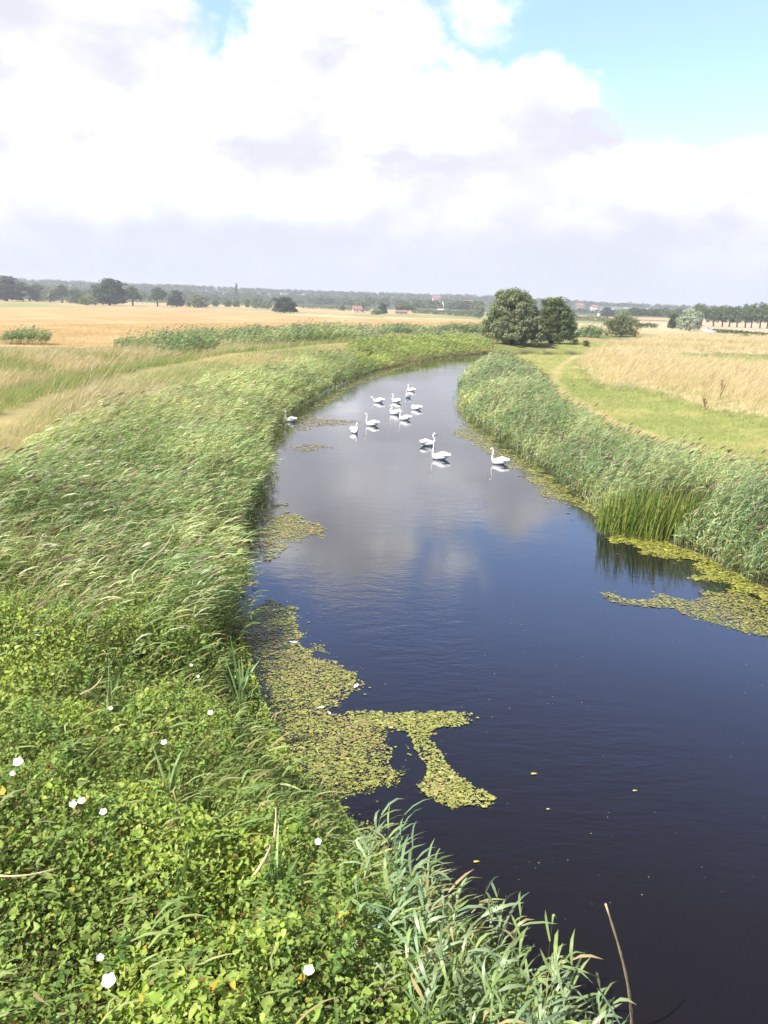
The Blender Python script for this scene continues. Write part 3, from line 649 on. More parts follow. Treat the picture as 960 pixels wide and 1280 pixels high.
reed_clump(186, 262, 405, 447, 'large rounded clump of green reeds between left meadow and orange field')
reed_clump(272, 332, 409, 430, 'low reed clump just right of the large rounded clump on the left meadow')
reed_clump(330, 440, 402, 432, 'broad reed clump at the meadow edge left of the river bend')
reed_clump(478, 512, 408, 420, 'small reed tuft by itself in dry grass above the far river bend')
reed_clump(535, 602, 405, 421, 'band of reeds beside the large willow bush, on its left')
reed_clump(-10, 52, 410, 431, 'dark green reed clump at the left edge of the picture below the orange field')
reed_clump(718, 752, 404, 422, 'bluish green reed clump between willow bush and round hawthorn bush')

a = Acc(); P = sample(np.vstack([WL([(140, 436), (300, 432), (420, 428), (530, 424), (602, 424)], .9), WL([(602, 413), (500, 414), (400, 413), (300, 420), (140, 430)], .9)]), lambda x, y: 4.5 + 0 * x)
P = P[vn(P[:, 0], P[:, 1], 7, 3, 96) > .47]; reeds(a, P, 1.0 + 1.3 * sst(vn(P[:, 0], P[:, 1], 7, 3, 96), .47, .7), REED_R + [(0.16, 0.22, 0.08)], lean=.5, nleaf=6, lw=.03, plume=.15)
tag(a.build('meadow_scrub', M_REED), 'ragged green band of reeds and scrub between left meadow and corn field', 'scrub', kind='stuff')
def thin(name, acc, mat, label, cat, group=None): return tag(acc.build(name, mat), label, cat, group)
# clump of yellow flag leaves at the foot of the right-hand reeds
a = Acc(); n = 900; r = np.sqrt(rng.random(n)); th = rng.random(n) * 6.283
P = np.stack([IRIS[0] + .1 + 1.9 * r * np.cos(th), IRIS[1] + 0.9 * r * np.sin(th) + .15, np.full(n, 0.02)], 1)
up = np.array([0, 0, 1.0]); D0 = unit(up + rv(n, .13) + np.array([0.1, 0, 0])); D1 = unit(up + rv(n, .25) + np.array([0.25, 0, 0]))
ribbons(a, P, D0, D1, rng.uniform(0.7, 1.65, n) ** 1.0, 0.028, np.cross(D0, rv(n) * np.array([.5, 1, .2])), pick([(0.13, 0.20, 0.035), (0.18, 0.26, 0.05), (0.24, 0.31, 0.06), (0.33, 0.33, 0.10), (0.09, 0.14, 0.03)], n), 4, 'leaf')
thin('iris_clump', a, M_LEAF, 'clump of upright bright green sword-shaped leaves at the foot of the right reeds', 'plant')
# dried docks in the golden grass
def dock(px, py, hpx, label):
    c = Wg(px, py); ppm = F / c[1]; h = max(0.8, hpx / ppm); a = Acc(); n = 5
    B = np.tile([0, 0, 0.0], (n, 1)); D0 = unit(up + rv(n, .12)); D1 = unit(up + rv(n, .25))
    ribbons(a, B, D0, D1, h * rng.uniform(.7, 1, n), 0.05, np.cross(D0, rv(n)), pick([(0.24, 0.15, 0.08)], n), 4, 'stem')
    m = 44; t = rng.random(m); s = rng.integers(0, n, m); p = B[s] + (D0[s] * .5 + D1[s] * .5) * (h * (0.45 + 0.45 * t))[:, None] + rv(m, .07)
    nn = rv(m); leaves(a, p, unit(rv(m) + up), nn, 0.11, 0.05, pick([(0.26, 0.14, 0.07), (0.33, 0.2, 0.11)], m))
    o = thin('dock_plant', a, M_GRASS, label, 'plant', 'dried docks in the golden grass'); o.location = tuple(c)
dock(900, 497, 24, 'dried brown dock with three tall heads, rightmost in the golden grass')
dock(882, 505, 14, 'small dried brown dock just left of the tallest one in golden grass')
dock(850, 443, 8, 'tiny dark dock standing on the crest of the golden rise')

# ------------------------------------------------------------------ floating weed
PADG = [(0.27, 0.28, 0.075), (0.23, 0.25, 0.07), (0.28, 0.245, 0.10), (0.21, 0.17, 0.08), (0.24, 0.15, 0.09)]
def pads(acc, P, r, pal, w=None, z=0.006, tilt=0.06):
    n = len(P); 
    if n == 0: return
    th = np.arange(6) * math.pi / 3; rot = rng.random(n) * 6.28; rr = r * rng.uniform(0.6, 1.3, n)
    rad = rr[:, None] * (0.45 + 0.9 * rng.random((n, 1)) ** 1.5) * rng.uniform(0.7, 1.1, (n, 6)); ang = rot[:, None] + th
    x = P[:, 0:1] + rad * np.cos(ang); y = P[:, 1:2] + rad * np.sin(ang)
    tx, ty = rng.normal(0, tilt, (2, n)); zz = z + rng.random((n, 1)) * 0.012 + rad * (np.cos(ang) * tx[:, None] + np.sin(ang) * ty[:, None])
    zz = np.maximum(zz, 0.001)
    V = np.stack([x, y, zz], -1); i = np.arange(n)[:, None] * 6
    Q = np.concatenate([i + np.array([[0, 1, 2, 3]]), i + np.array([[0, 3, 4, 5]])], 1).reshape(-1, 4)
    acc.add(V, Q, np.repeat(pick(pal, n, 0.15, w), 6, 0))
def mat_scum():
    m = bpy.data.materials.new('submerged weed'); m.use_nodes = True; g = NT(m.node_tree); out = g.n('ShaderNodeOutputMaterial')
    p = g.n('ShaderNodeNewGeometry').outputs['Position']; at = g.n('ShaderNodeAttribute', attribute_name='col')
    n1 = g.noise(p, 1.4, 6, 0.7); n2 = g.noise(p, 14.0, 4, 0.7)
    cov = g.m('ADD', g.m('MULTIPLY', n1, 0.6), g.m('MULTIPLY', n2, 0.4))
    sepc = g.n('ShaderNodeSeparateColor'); g.lk(at.outputs['Color'], sepc.inputs[0])
    al = g.rng(g.m('ADD', cov, g.m('SUBTRACT', sepc.outputs[0], 0.5)), 0.47, 0.53, 0, 1)
    b = g.n('ShaderNodeBsdfPrincipled'); b.inputs['Roughness'].default_value = 0.6
    g.lk(g.mix(g.rng(n2, 0.35, 0.65), (0.10, 0.105, 0.025), (0.30, 0.31, 0.055)), b.inputs['Base Color']); g.lk(al, b.inputs['Alpha'])
    g.lk(b.outputs[0], out.inputs['Surface']); return m
M_SCUM = mat_scum()
def mat_field(P, poly, edge=0.5):
    ins = inpoly(P, poly); d = dline(P, np.vstack([poly, poly[:1]])); return ins, d
def weed_mat(poly_px, rho, r, label, pal=PADG, w=None, scum=0.5, hole=0.45, seed=60, edge=0.8):
    poly = WL(poly_px); a = Acc(); lo = poly.min(0) - .5; hi = poly.max(0) + .5; bb = np.array([lo, [hi[0], lo[1]], hi, [lo[0], hi[1]]]); cl = np.vstack([poly, poly[:1]])
    def ragged(rh):
        P = sample(bb, lambda x, y: rh + 0 * x); am = edge * 1.6
        D_ = P + np.stack([vn(P[:, 0], P[:, 1], .7, 4, seed + 20) - .5, vn(P[:, 0], P[:, 1], .7, 4, seed + 31) - .5], 1) * am
        stray = rng.random(len(P)) < .05; D_[stray] += rng.normal(0, .35 * edge, (stray.sum(), 2))
        k = inpoly(D_, poly); return P[k], dline(D_[k], cl)
    P, d = ragged(rho); nz = vn(P[:, 0], P[:, 1], 0.9, 4, seed)
    keep = nz + 0.35 * sst(d, 0, edge) > hole + 0.28
    P = P[keep]; rr = r * np.ones(len(P))
    root = empty('weed_mat', (0, 0, 0)); root.location = (0, 0, 0)
    pk = vn(P[:, 0], P[:, 1], 1.3, 3, seed + 3) > .5
    pads(a, P[pk], rr[pk], pal[:2] + [tuple(v * .75 for v in pal[0])], None)
    pads(a, P[~pk], rr[~pk], pal, w)
    tag(root, label, 'water plants', 'mats of floating weed'); root['kind'] = 'stuff'
    a.build('floating_leaves', M_PAD, root)
    if scum > 0:
        P, d = ragged(rho * 2.2); nz = vn(P[:, 0], P[:, 1], 0.7, 4, seed + 7)
        P = P[nz * 0.8 + 0.45 * sst(d, 0, edge * 1.2) > 0.98 - scum]; b = Acc(); pads(b, P, rr[:1].mean() * (.5 + .9 * max(0, scum - .58) * 4) if len(rr) else .012, [(0.29, 0.31, 0.06), (0.34, 0.34, 0.08), (0.21, 0.22, 0.05), (0.12, 0.12, 0.035)], None, .002, .02)
        if len(P): b.build('duckweed', M_PAD, root)
    return root
weed_mat([(300, 760), (335, 745), (372, 760), (385, 800), (420, 830), (455, 850), (445, 880), (400, 885), (460, 892), (500, 908), (522, 935), (500, 958), (465, 985), (475, 1040), (500, 1075), (560, 1140), (480, 1150), (400, 1060), (330, 930), (300, 850)],
         620, 0.026, 'wide mat of yellow-green and brownish floating leaves along the near left bank', w=[.3, .22, .16, .18, .14], scum=0.60, hole=0.27, seed=61, edge=.6)
weed_mat([(430, 888), (500, 892), (560, 888), (592, 893), (588, 905), (545, 912), (548, 930), (570, 965), (600, 985), (630, 1000), (628, 1012), (590, 1008), (560, 1012), (530, 1000), (520, 985), (530, 975), (532, 958), (514, 932), (500, 915), (440, 905)],
         900, 0.026, 'yellow-green raft of floating leaves shaped like a hook out in dark water', pal=[(0.29, 0.30, 0.08), (0.24, 0.27, 0.07), (0.34, 0.33, 0.13), (0.24, 0.18, 0.09)], w=[.35, .3, .2, .15], scum=0.50, hole=0.10, seed=62, edge=.24)
weed_mat([(300, 690), (318, 655), (350, 628), (380, 650), (412, 668), (390, 676), (350, 678), (330, 700)], 300, 0.04, 'thin weed patch under the bowed reeds on the left, below the swans', scum=0.52, hole=0.26, seed=63)
weed_mat([(352, 560), (395, 552), (420, 560), (380, 566)], 90, 0.05, 'thin brownish weed streak left of the nearest pair of swans', scum=0.42, pal=PADG[2:], hole=0.3, seed=64)
weed_mat([(362, 535), (375, 518), (400, 523), (450, 526), (446, 531), (400, 533), (370, 540)], 70, 0.06, 'long brownish weed tongue reaching towards the swan facing the camera', scum=0.45, pal=PADG[2:], hole=0.26, seed=65)
weed_mat([(378, 514), (400, 497), (425, 483), (450, 471), (520, 453), (505, 462), (445, 484), (425, 500), (395, 512)], 45, 0.07, 'weed fringe under the far part of the left reeds', scum=0.5, hole=0.3, seed=66)
weed_mat([(575, 535), (560, 541), (600, 560), (640, 584), (665, 603), (700, 606), (660, 575), (620, 552), (590, 530), (578, 500), (570, 508)], 130, 0.05, 'yellow-green weed fringe along the right reeds behind the single swan', pal=[(0.31, 0.30, 0.08), (0.26, 0.27, 0.07), (0.24, 0.19, 0.08)], scum=0.56, hole=0.30, seed=67)
weed_mat([(652, 585), (665, 612), (700, 645), (690, 625), (760, 668), (785, 682), (830, 690), (800, 655), (740, 625), (700, 596)], 200, 0.045, 'weed fringe in front of the right reeds, left of the bright green leaves', pal=[(0.31, 0.30, 0.08), (0.26, 0.27, 0.07), (0.24, 0.19, 0.08)], scum=0.5, hole=0.36, seed=68)
weed_mat([(765, 668), (780, 690), (830, 702), (850, 700), (900, 735), (990, 770), (990, 735), (930, 715), (860, 680), (800, 655)], 330, 0.04, 'bright yellow weed mat at the feet of the sword-shaped leaves', pal=[(0.33, 0.33, 0.06), (0.28, 0.30, 0.06), (0.22, 0.20, 0.06)], scum=0.60, hole=0.28, seed=69)
weed_mat([(750, 741), (790, 750), (830, 742), (865, 752), (880, 738), (930, 740), (1050, 790), (1050, 830), (960, 795), (920, 792), (880, 775), (840, 762), (800, 760), (765, 753)], 330, 0.034, 'olive weed raft trailing a point into the blue water on the right', pal=PADG, w=[.3, .22, .2, .18, .1], scum=0.56, hole=0.20, seed=70, edge=.4)
# specks of fluff and fallen bits on the near water
a = Acc(); P = sample(WL([(470, 1050), (560, 900), (640, 700), (960, 760), (1100, 900), (1100, 1400), (800, 1400)]), lambda x, y: 3.2 + 0 * x); P = P[(vn(P[:, 0], P[:, 1], 3, 2, 71) > 0.42) & (river_sd(P) < -.2)]
pads(a, P, 0.0055, [(0.5, 0.5, 0.45), (0.4, 0.42, 0.2)]); tag(a.build('water_specks', M_PAD), 'scatter of tiny pale specks drifting on the dark near water', 'floating specks', kind='stuff')
def drift_leaf(px, py, s, c, label):
    p = W(px, py, 0.004); a = Acc(); leaves(a, np.array([[0, 0, 0.004]]), np.array([[1.0, 0.3, 0.0]]), np.array([[0.1, 0, 1.0]]), s, s * .4, np.array(c), .2)
    o = tag(a.build('fallen_leaf', M_PAD), label, 'leaf', 'fallen leaves afloat'); o.location = tuple(p)
drift_leaf(664, 968, 0.10, (0.6, 0.5, 0.05), 'yellow fallen leaf floating alone right of the hook-shaped raft')
drift_leaf(791, 989, 0.08, (0.5, 0.4, 0.15), 'small tan fallen leaf floating on dark water, rightmost')
drift_leaf(592, 1078, 0.08, (0.6, 0.5, 0.08), 'yellow fallen leaf afloat just beyond tips of the foreground reeds')
drift_leaf(683, 1012, 0.06, (0.45, 0.45, 0.15), 'pale green fallen leaf afloat below the yellow floating one')

# ------------------------------------------------------------------ bindweed flowers, feathers, dead stems
def make_flower(s=0.032):
    root = empty('bindweed_flower', (0, 0, 0))
    V = [(0, 0, -s * 1.0)]; Fs = []; n = 30
    for k in range(n):
        t = 2 * math.pi * k / n; V.append((s * .32 * math.cos(t), s * .32 * math.sin(t), -s * .35))
    for k in range(n):
        t = 2 * math.pi * k / n; r = s * (1.0 + 0.10 * math.cos(5 * t)); V.append((r * math.cos(t), r * math.sin(t), s * .22 + s * .12 * math.cos(5 * t)))
    for k in range(n):
        j = (k + 1) % n; Fs.append((0, 1 + j, 1 + k)); Fs.append((1 + k, 1 + j, 1 + n + j, 1 + n + k))
    mkpoly('petals', V, Fs, M_PETAL, root, True)
    V = [(0, 0, -s * 1.7)]; 
    for k in range(6): t = k * math.pi / 3; V.append((s * .2 * math.cos(t), s * .2 * math.sin(t), -s * .75))
    mkpoly('calyx', V, [(0, 1 + (k + 1) % 6, 1 + k) for k in range(6)], M_CALYX, root)
    return root
FL = make_flower(); first = True
flowers = [(23, 958, 1.35, 'big round bindweed flower beside brown dead leaves at the left edge'), (15, 966, .7, 'small bindweed flower tucked under the big one at the left edge'),
           (91, 1006, 1.0, 'left bindweed flower of the close pair on the near bank'), (102, 1001, 1.05, 'right bindweed flower of the close pair on the near bank'),
           (129, 1015, 1.0, 'bindweed flower alone just right of the close pair'), (205, 938, 1.0, 'bindweed flower among leaves between the pair and the tall green shoot'),
           (138, 890, .9, 'bindweed flower beside a pale grass blade, upper left of the leafy bank'), (263, 891, 1.0, 'round bindweed flower in the middle of the leafy bank'),
           (239, 838, .9, 'left half of the twin bindweed flowers highest on the bank'), (247, 840, .8, 'right half of the twin bindweed flowers highest on the bank'),
           (397, 1053, 1.0, 'bindweed flower closest to the weed mat, beside long reed leaves'), (125, 1197, .8, 'small bindweed flower above the large ragged one near the bottom left'),
           (136, 1226, 1.5, 'large ragged bindweed flower near the bottom left corner'), (386, 1213, 1.2, 'bindweed flower lowest on the bank, near the bottom reeds')]
for px, py, s, lab in flowers:
    z = 1.9
    for _ in range(6):
        p = W(px, py, z); z = max(gz(p[0], p[1]), 0) + float(veg(np.array([p[0]]), np.array([p[1]]))[0]) * (0.35 + 0.65 * float(sst(river_sd(np.array([[p[0], p[1]]])), 0, 1.6)[0])) + 0.07
    o = FL if first else copy_tree(FL); first = False
    o.location = (p[0], p[1], z); o.scale = (s * .95,) * 3
    tocam = Vector((-p[0], -p[1], H - z)).normalized(); q = (tocam * 0.7 + Vector((random.uniform(-.3, .3), random.uniform(-.3, .3), 0.9))).to_track_quat('Z', 'Y'); o.rotation_euler = q.to_euler()
    tag(o, 'white ' + lab, 'flower', 'white bindweed flowers on the near bank')
def feather(px, py, s, label, rz):
    a = Acc(); n = 9; B = np.zeros((n, 3)); B[:, 0] = np.linspace(-.4, .4, n) * s; B[:, 2] = 0.012
    for sg in (-1, 1):
        D = unit(np.tile([0.5, sg * 1.0, 0.15], (n, 1))); ribbons(a, B, D, unit(D + np.array([.5, 0, -.1])), 0.28 * s * np.sin(np.linspace(.5, 2.9, n)), 0.16 * s, np.tile([1.0, 0, 0.1], (n, 1)), np.array((.8, .8, .82)), 2, 'leaf')
    ribbons(a, np.array([[-0.55 * s, 0, 0.014]]), np.array([[1.0, 0, 0.02]]), np.array([[1.0, 0, 0.02]]), 1.1 * s, 0.02 * s, np.array([[0, 1.0, 0]]), np.array((.75, .75, .7)), 2, 'stem')
    p = W(px, py, 0.01); o = tag(a.build('feather', M_PETAL), label, 'feather', 'white feathers on the weed'); o.location = tuple(p); o.rotation_euler = (0, 0, rz)
feather(445, 858, 0.17, 'white feather standing at the outer tip of the weed mat', 1.2)
feather(367, 803, 0.20, 'white feather lying flat on brown weed upstream of the mat tip', -0.2)
feather(343, 763, 0.13, 'small white feather by the bent reed leaves, farthest from the camera', 1.0)
feather(401, 885, 0.14, 'white feather lying in the middle of the weed mat', 0.4)
feather(412, 892, 0.10, 'tiny white feather right of the one in the middle of the mat', 2.0)

def tube(pts, rad, seg=8, cap=True):
    pts = np.array(pts, float); n = len(pts); V = []; Fs = []
    T = np.gradient(pts, axis=0); T = unit(T); ref = np.array([0.13, 0.97, 0.2])
    for i in range(n):
        s = unit(np.cross(T[i], ref)); u = np.cross(s, T[i])
        for k in range(seg):
            t = 2 * math.pi * k / seg; V.append(pts[i] + rad[i] * (s * math.cos(t) + u * math.sin(t)))
    for i in range(n - 1):
        for k in range(seg): j = (k + 1) % seg; Fs.append((i * seg + k, i * seg + j, (i + 1) * seg + j, (i + 1) * seg + k))
    if cap: Fs.append(tuple(range(seg))[::-1]); Fs.append(tuple((n - 1) * seg + k for k in range(seg)))
    return V, Fs
def dead_stem(pa, za, pb, zb, r, label, bend=0.06, name='dry_reed', kn=8):
    A = W(*pa, za); B = W(*pb, zb); t = np.linspace(0, 1, kn)[:, None]; pts = A * (1 - t) + B * t
    off = np.cross(unit((B - A)[None])[0], [0.3, 0.2, 1.0]); pts = pts + off * bend * np.sin(t * math.pi)
    rr = [r * (1 - .5 * i / kn) * (1.35 if i % 2 else 1) for i in range(kn)]
    V, Fs = tube(pts - A, rr, 6); o = mkpoly(name, V, Fs, M_STRAW, None, True); o.location = tuple(A); return tag(o, label, 'dead stem')
dead_stem((790, 1292), -0.1, (757, 1130), 1.75, 0.013, 'knotted straw-brown dead reed stalk standing over the water at the bottom right of the reeds', -0.10, 'dead_reed_stalk', 14)
dead_stem((-10, 1094), 2.3, (76, 1084), 2.3, 0.008, 'pale straw stem lying across leaves at the left edge')
dead_stem((318, 1094), 2.0, (345, 1010), 2.15, 0.012, 'thick tan dead stem leaning upright on the near bank')
dead_stem((188, 700), 2.2, (215, 668), 2.3, 0.012, 'straw-coloured broken stem in the left reeds', 0.05)
dead_stem((405, 1116), 1.0, (365, 1114), 1.2, 0.008, 'short pale dead stem lying level beside the bottom reeds')
dead_stem((100, 868), 1.9, (128, 845), 2.0, 0.010, 'tan dead stem slanting out of leaves, upper left of the leafy bank')

# tall green shoots standing clear of the tangle
def shoot(px, py, h, label, z0=1.5, n=16):
    p = W(px, py, z0); a = Acc(); B = np.zeros((n, 3)); B[:, 2] = rng.uniform(-.5, .1, n) ; D0 = unit(up + rv(n, .16)); D1 = unit(up * .8 + rv(n, .35) + WIND * .15)
    ribbons(a, B, D0, D1, h * rng.uniform(.6, 1.1, n), 0.034, np.cross(D0, rv(n)), pick([(0.24, 0.34, 0.14), (0.30, 0.40, 0.18)], n), 4, 'leaf')
    o = thin('reed_shoot', a, M_REED, label, 'reed shoot', 'tall reed shoots on the leafy bank'); o.location = tuple(p)
shoot(137, 885, 0.9, 'pale green upright reed shoot behind the flower in the upper left of the bank')
shoot(212, 1010, 0.8, 'reed shoot right of the flower pair on the leafy bank')
shoot(135, 1110, 0.85, 'pale reed shoot at the left, below the flower pair')
shoot(215, 1165, 0.9, 'long leaning reed shoot in the lower middle of the leafy bank')
shoot(345, 1130, 0.8, 'reed shoot beside the thick tan dead stem')
shoot(300, 870, 0.9, 'broad reed shoot at the edge between leaves and weed mat', 1.0)

# ------------------------------------------------------------------ swans
M_SWAN = mat_plain('white plumage', (0.88, 0.88, 0.87), 0.75, 0.04, 30, 0.3)
M_BILL = mat_plain('orange bill', (0.55, 0.16, 0.04), 0.4, 0.1, 20)
M_BLACK = mat_plain('black skin', (0.02, 0.02, 0.02), 0.5, 0.1, 20)
def crom(K, n):
    K = np.array(K, float); K = np.vstack([2 * K[0] - K[1], K, 2 * K[-1] - K[-2]]); out = []
    for i in range(1, len(K) - 2):
        for t in np.linspace(0, 1, n, endpoint=False):
            a, b, c, d = K[i - 1:i + 3]; out.append(0.5 * ((2 * b) + (-a + c) * t + (2 * a - 5 * b + 4 * c - d) * t * t + (-a + 3 * b - 3 * c + d) * t ** 3))
    out.append(K[-2]); return np.array(out)
BODY = [(-.62, 0, .20, .015, .010), (-.52, 0, .175, .07, .035), (-.40, 0, .15, .135, .085), (-.20, 0, .13, .19, .15), (0.02, 0, .12, .205, .17), (.20, 0, .115, .18, .165), (.34, 0, .135, .12, .13)]
NECKS = {
 'up': [(.43, 0, .21, .062, .075), (.465, 0, .32, .046, .05), (.45, 0, .44, .037, .04), (.42, 0, .55, .033, .036), (.42, 0, .65, .033, .036), (.455, 0, .725, .038, .040), (.52, 0, .745, .046, .044), (.585, 0, .725, .036, .033), (.62, 0, .712, .022, .022)],
 'curve': [(.43, 0, .20, .065, .08), (.47, 0, .29, .048, .055), (.42, 0, .40, .040, .043), (.35, 0, .48, .035, .038), (.34, 0, .57, .034, .036), (.39, 0, .635, .038, .040), (.46, 0, .64, .046, .044), (.52, 0, .61, .036, .033), (.55, 0, .59, .022, .022)],
 'low': [(.43, 0, .19, .065, .08), (.50, 0, .25, .050, .055), (.56, 0, .31, .040, .043), (.60, 0, .38, .035, .036), (.66, 0, .42, .040, .040), (.72, 0, .41, .045, .044), (.78, 0, .38, .034, .032), (.81, 0, .37, .022, .022)],
 'tuck': [(.42, 0, .21, .07, .08), (.42, .02, .29, .055, .055), (.34, .05, .34, .042, .042), (.24, .07, .335, .038, .04), (.14, .08, .31, .038, .04), (.06, .09, .285, .044, .044), (-.01, .10, .27, .034, .032), (-.04, .10, .262, .022, .022)]}
def make_swan(pose):
    root = empty('swan', (0, 0, 0)); K = BODY + NECKS[pose]; S = crom(K, 5); pts = S[:, :3]; T = unit(np.gradient(pts, axis=0)); seg = 14; V = []; Fs = []
    for i in range(len(S)):
        s = np.array([0, 1.0, 0]); s = unit(s - T[i] * (s @ T[i])); u = np.cross(T[i], s)
        for k in range(seg):
            t = 2 * math.pi * k / seg; V.append(pts[i] + s * max(S[i, 3], .004) * math.cos(t) + u * max(S[i, 4], .004) * math.sin(t))
    for i in range(len(S) - 1):
        for k in range(seg): j = (k + 1) % seg; Fs.append((i * seg + k, i * seg + j, (i + 1) * seg + j, (i + 1) * seg + k))
    Fs.append(tuple(range(seg))[::-1]); Fs.append(tuple((len(S) - 1) * seg + k for k in range(seg)))
    mkpoly('body', V, Fs, M_SWAN, root, True)
    tip = pts[-1]; d = unit((pts[-1] - pts[-4])[None])[0]; d = unit((d + np.array([0, 0, -.25]))[None])[0]
    V, Fs = tube([tip - d * .015, tip + d * .03, tip + d * .07, tip + d * .10], [.021, .019, .016, .008], 8); mkpoly('bill', V, Fs, M_BILL, root, True)
    h = pts[-9]; sd = np.array([0, 1.0, 0])
    # black knob at the root of the bill and the eyes
    def ball(c, r, name):
        V = []; Fs = []
        for i in range(5):
            p = math.pi * (i + .5) / 5
            for k in range(8): t = k * math.pi / 4; V.append(c + r * np.array([math.sin(p) * math.cos(t), math.sin(p) * math.sin(t), math.cos(p)]))
        for i in range(4):
            for k in range(8): j = (k + 1) % 8; Fs.append((i * 8 + k, (i + 1) * 8 + k, (i + 1) * 8 + j, i * 8 + j))
        Fs.append(tuple(range(8))); Fs.append(tuple(32 + k for k in range(8))[::-1]); mkpoly(name, V, Fs, M_BLACK, root, True)
    ball(tip + np.array([0, 0, .018]), .014, 'bill_knob')
    for s in (-1, 1): ball(pts[-7] + sd * s * .040 + np.array([0, 0, .008]), .008, 'eye')
    # folded wings, arched a little above the back, with overlapping feather tips
    for s in (-1, 1):
        a = Acc(); nu, nv = 12, 8; G = []
        for i in range(nu):
            u = i / (nu - 1); x = .24 - .86 * u; top = .255 + .09 * math.sin(math.pi * min(1, u * 1.15)) + .05 * u
            for j in range(nv):
                v = j / (nv - 1); y = s * (.035 + (.185 * math.sin(math.pi * (0.12 + .78 * (1 - u) ** .8))) * math.sin(v * math.pi * .55)); z = top - v ** 1.6 * (.21 * (1 - .55 * u)) + .008 * math.sin(i * 3.1 + j * 2)
                G.append((x, y, z))
        G = np.array(G); inn = G.copy(); inn[:, 2] -= .022; inn[:, 1] -= s * .012
        i = np.arange(nu * nv).reshape(nu, nv); Q = np.stack([i[:-1, :-1], i[:-1, 1:], i[1:, 1:], i[1:, :-1]], -1).reshape(-1, 4); N = nu * nv
        rim = np.concatenate([i[0, :], i[1:, -1], i[-1, -2::-1], i[-2:0:-1, 0]]); rq = np.stack([rim, np.roll(rim, -1), np.roll(rim, -1) + N, rim + N], 1)
        mk('wing', np.vstack([G, inn]), np.vstack([Q, Q[:, ::-1] + N, rq]), M_SWAN, None, root, True)
    return root
protos = {}
# pixel of the waterline, heading (deg, 0 = swims to the right, 180 = to the left), pose, scale, label
SW = [(363, 527, 172, 'up', .95, 'swan alone beside the left reeds at the edge of the weed'),
      (443, 541, -62, 'curve', 1.0, 'swan facing the camera at the tip of the weed tongue'),
      (465, 532, 176, 'up', 1.05, 'long-necked side-on swan next to the one facing the camera'),
      (473, 503, 184, 'low', 1.05, 'swan at the left end of the farther group, neck held low'),
      (495, 503, 150, 'curve', 1.0, 'swan with curved neck in the middle of the farther group'),
      (510, 497, -120, 'curve', .95, 'swan turned to the camera right in front of the farthest one'),
      (514, 489, 170, 'curve', .9, 'farthest swan, at the top right of the group'),
      (494, 518, 182, 'curve', 1.0, 'swan just behind and left of the upright-necked middle swan'),
      (506, 525, 188, 'up', 1.0, 'upright-necked swan in the middle of the river below the farther group'),
      (520, 512, 180, 'tuck', 1.0, 'resting swan with its head tucked on its back, right of the group'),
      (535, 557, 12, 'curve', 1.08, 'right-facing swan behind the nearest long-necked one'),
      (550, 574, 176, 'up', 1.12, 'nearest left-facing swan with tall straight neck in mid river'),
      (624, 580, 172, 'up', 1.05, 'swan alone by the right bank weed, facing left')]
for px, py, hd, pose, s, lab in SW:
    if pose not in protos: protos[pose] = make_swan(pose); o = protos[pose]
    else: o = copy_tree(protos[pose])
    p = W(px, py, 0.0); o.location = (p[0], p[1], 0.0); o.rotation_euler = (0, 0, R(hd)); o.scale = (s * .65, s * .76, s * .84)
    tag(o, 'white ' + lab, 'swan', 'swans on the river')

# ------------------------------------------------------------------ trees and bushes
def foliage(acc, blobs, nleaf, size, pal, asp=0.6, sub=26, subr=0.34, up_bias=0.25, low=None, patch=0.12):
    """leaf clumps on many small lobes that sit on a few big ellipsoids (cx,cy,cz,rx,ry,rz)"""
    vol = np.array([b[3] * b[5] for b in blobs]); share = vol / vol.sum()
    for b, f in zip(blobs, share):
        n = int(nleaf * f); k = max(6, int(sub * (f * len(blobs)) ** .5)); c = np.array(b[:3]); r = np.array(b[3:])
        u = unit(rv(k)); u[:, 2] = np.where(u[:, 2] < -.75, -u[:, 2], u[:, 2]); cen = c + u * r * rng.uniform(0.45, 0.92, (k, 1)); sr = subr * r.mean() * rng.uniform(.6, 1.25, k)
        s = rng.integers(0, k, n); v = unit(rv(n)); v[:, 2] = np.where(rng.random(n) < .45, np.abs(v[:, 2]), v[:, 2]); rad = (rng.random((n, 1)) ** .45) * 1.05
        p = cen[s] + v * rad * sr[s][:, None] * np.array([1, 1, .8])
        if low is not None: p[:, 2] = np.maximum(p[:, 2], low + rng.random(n) * .3)
        nn = unit(v * 1.0 + rv(n, .55) + np.array([0, 0, up_bias])); dd = np.cross(nn, rv(n))
        tone = rng.normal(0, patch, k)
        C = pick(pal, n, .10) * (1 + tone[s])[:, None]
        L = size * rng.uniform(.6, 1.3, n); leaves(acc, p, dd, nn, L, L * asp, C, .15)
def trunk_mesh(h, r, limbs, spread, parent, base=0.0, n0=None):
    V = []; Fs = []
    def add(pts, rad, seg=7):
        v, f = tube(pts, rad, seg); o = len(V); V.extend(v); Fs.extend([tuple(i + o for i in q) for q in f])
    lean = rng.normal(0, .03, 2) * h
    P = np.array([[0, 0, -0.3], [lean[0] * .3, lean[1] * .3, h * .35], [lean[0], lean[1], h * .62], [lean[0] * 1.2, lean[1] * 1.2, h * .85]]); add(P, [r * 1.25, r, r * .6, r * .2])
    for k in range(limbs):
        t = rng.uniform(.2, .65); s = P[0] * (1 - t) + P[3] * t; a = rng.random() * 6.28; e = s + np.array([math.cos(a) * spread, math.sin(a) * spread, h * rng.uniform(.22, .42)])
        m = (s + e) / 2 + np.array([math.cos(a) * spread * .12, 0, -h * .03]); add([s, m, e], [r * .5, r * .3, r * .08], 5)
    return mkpoly('trunk', V, Fs, M_BARK, parent, True)
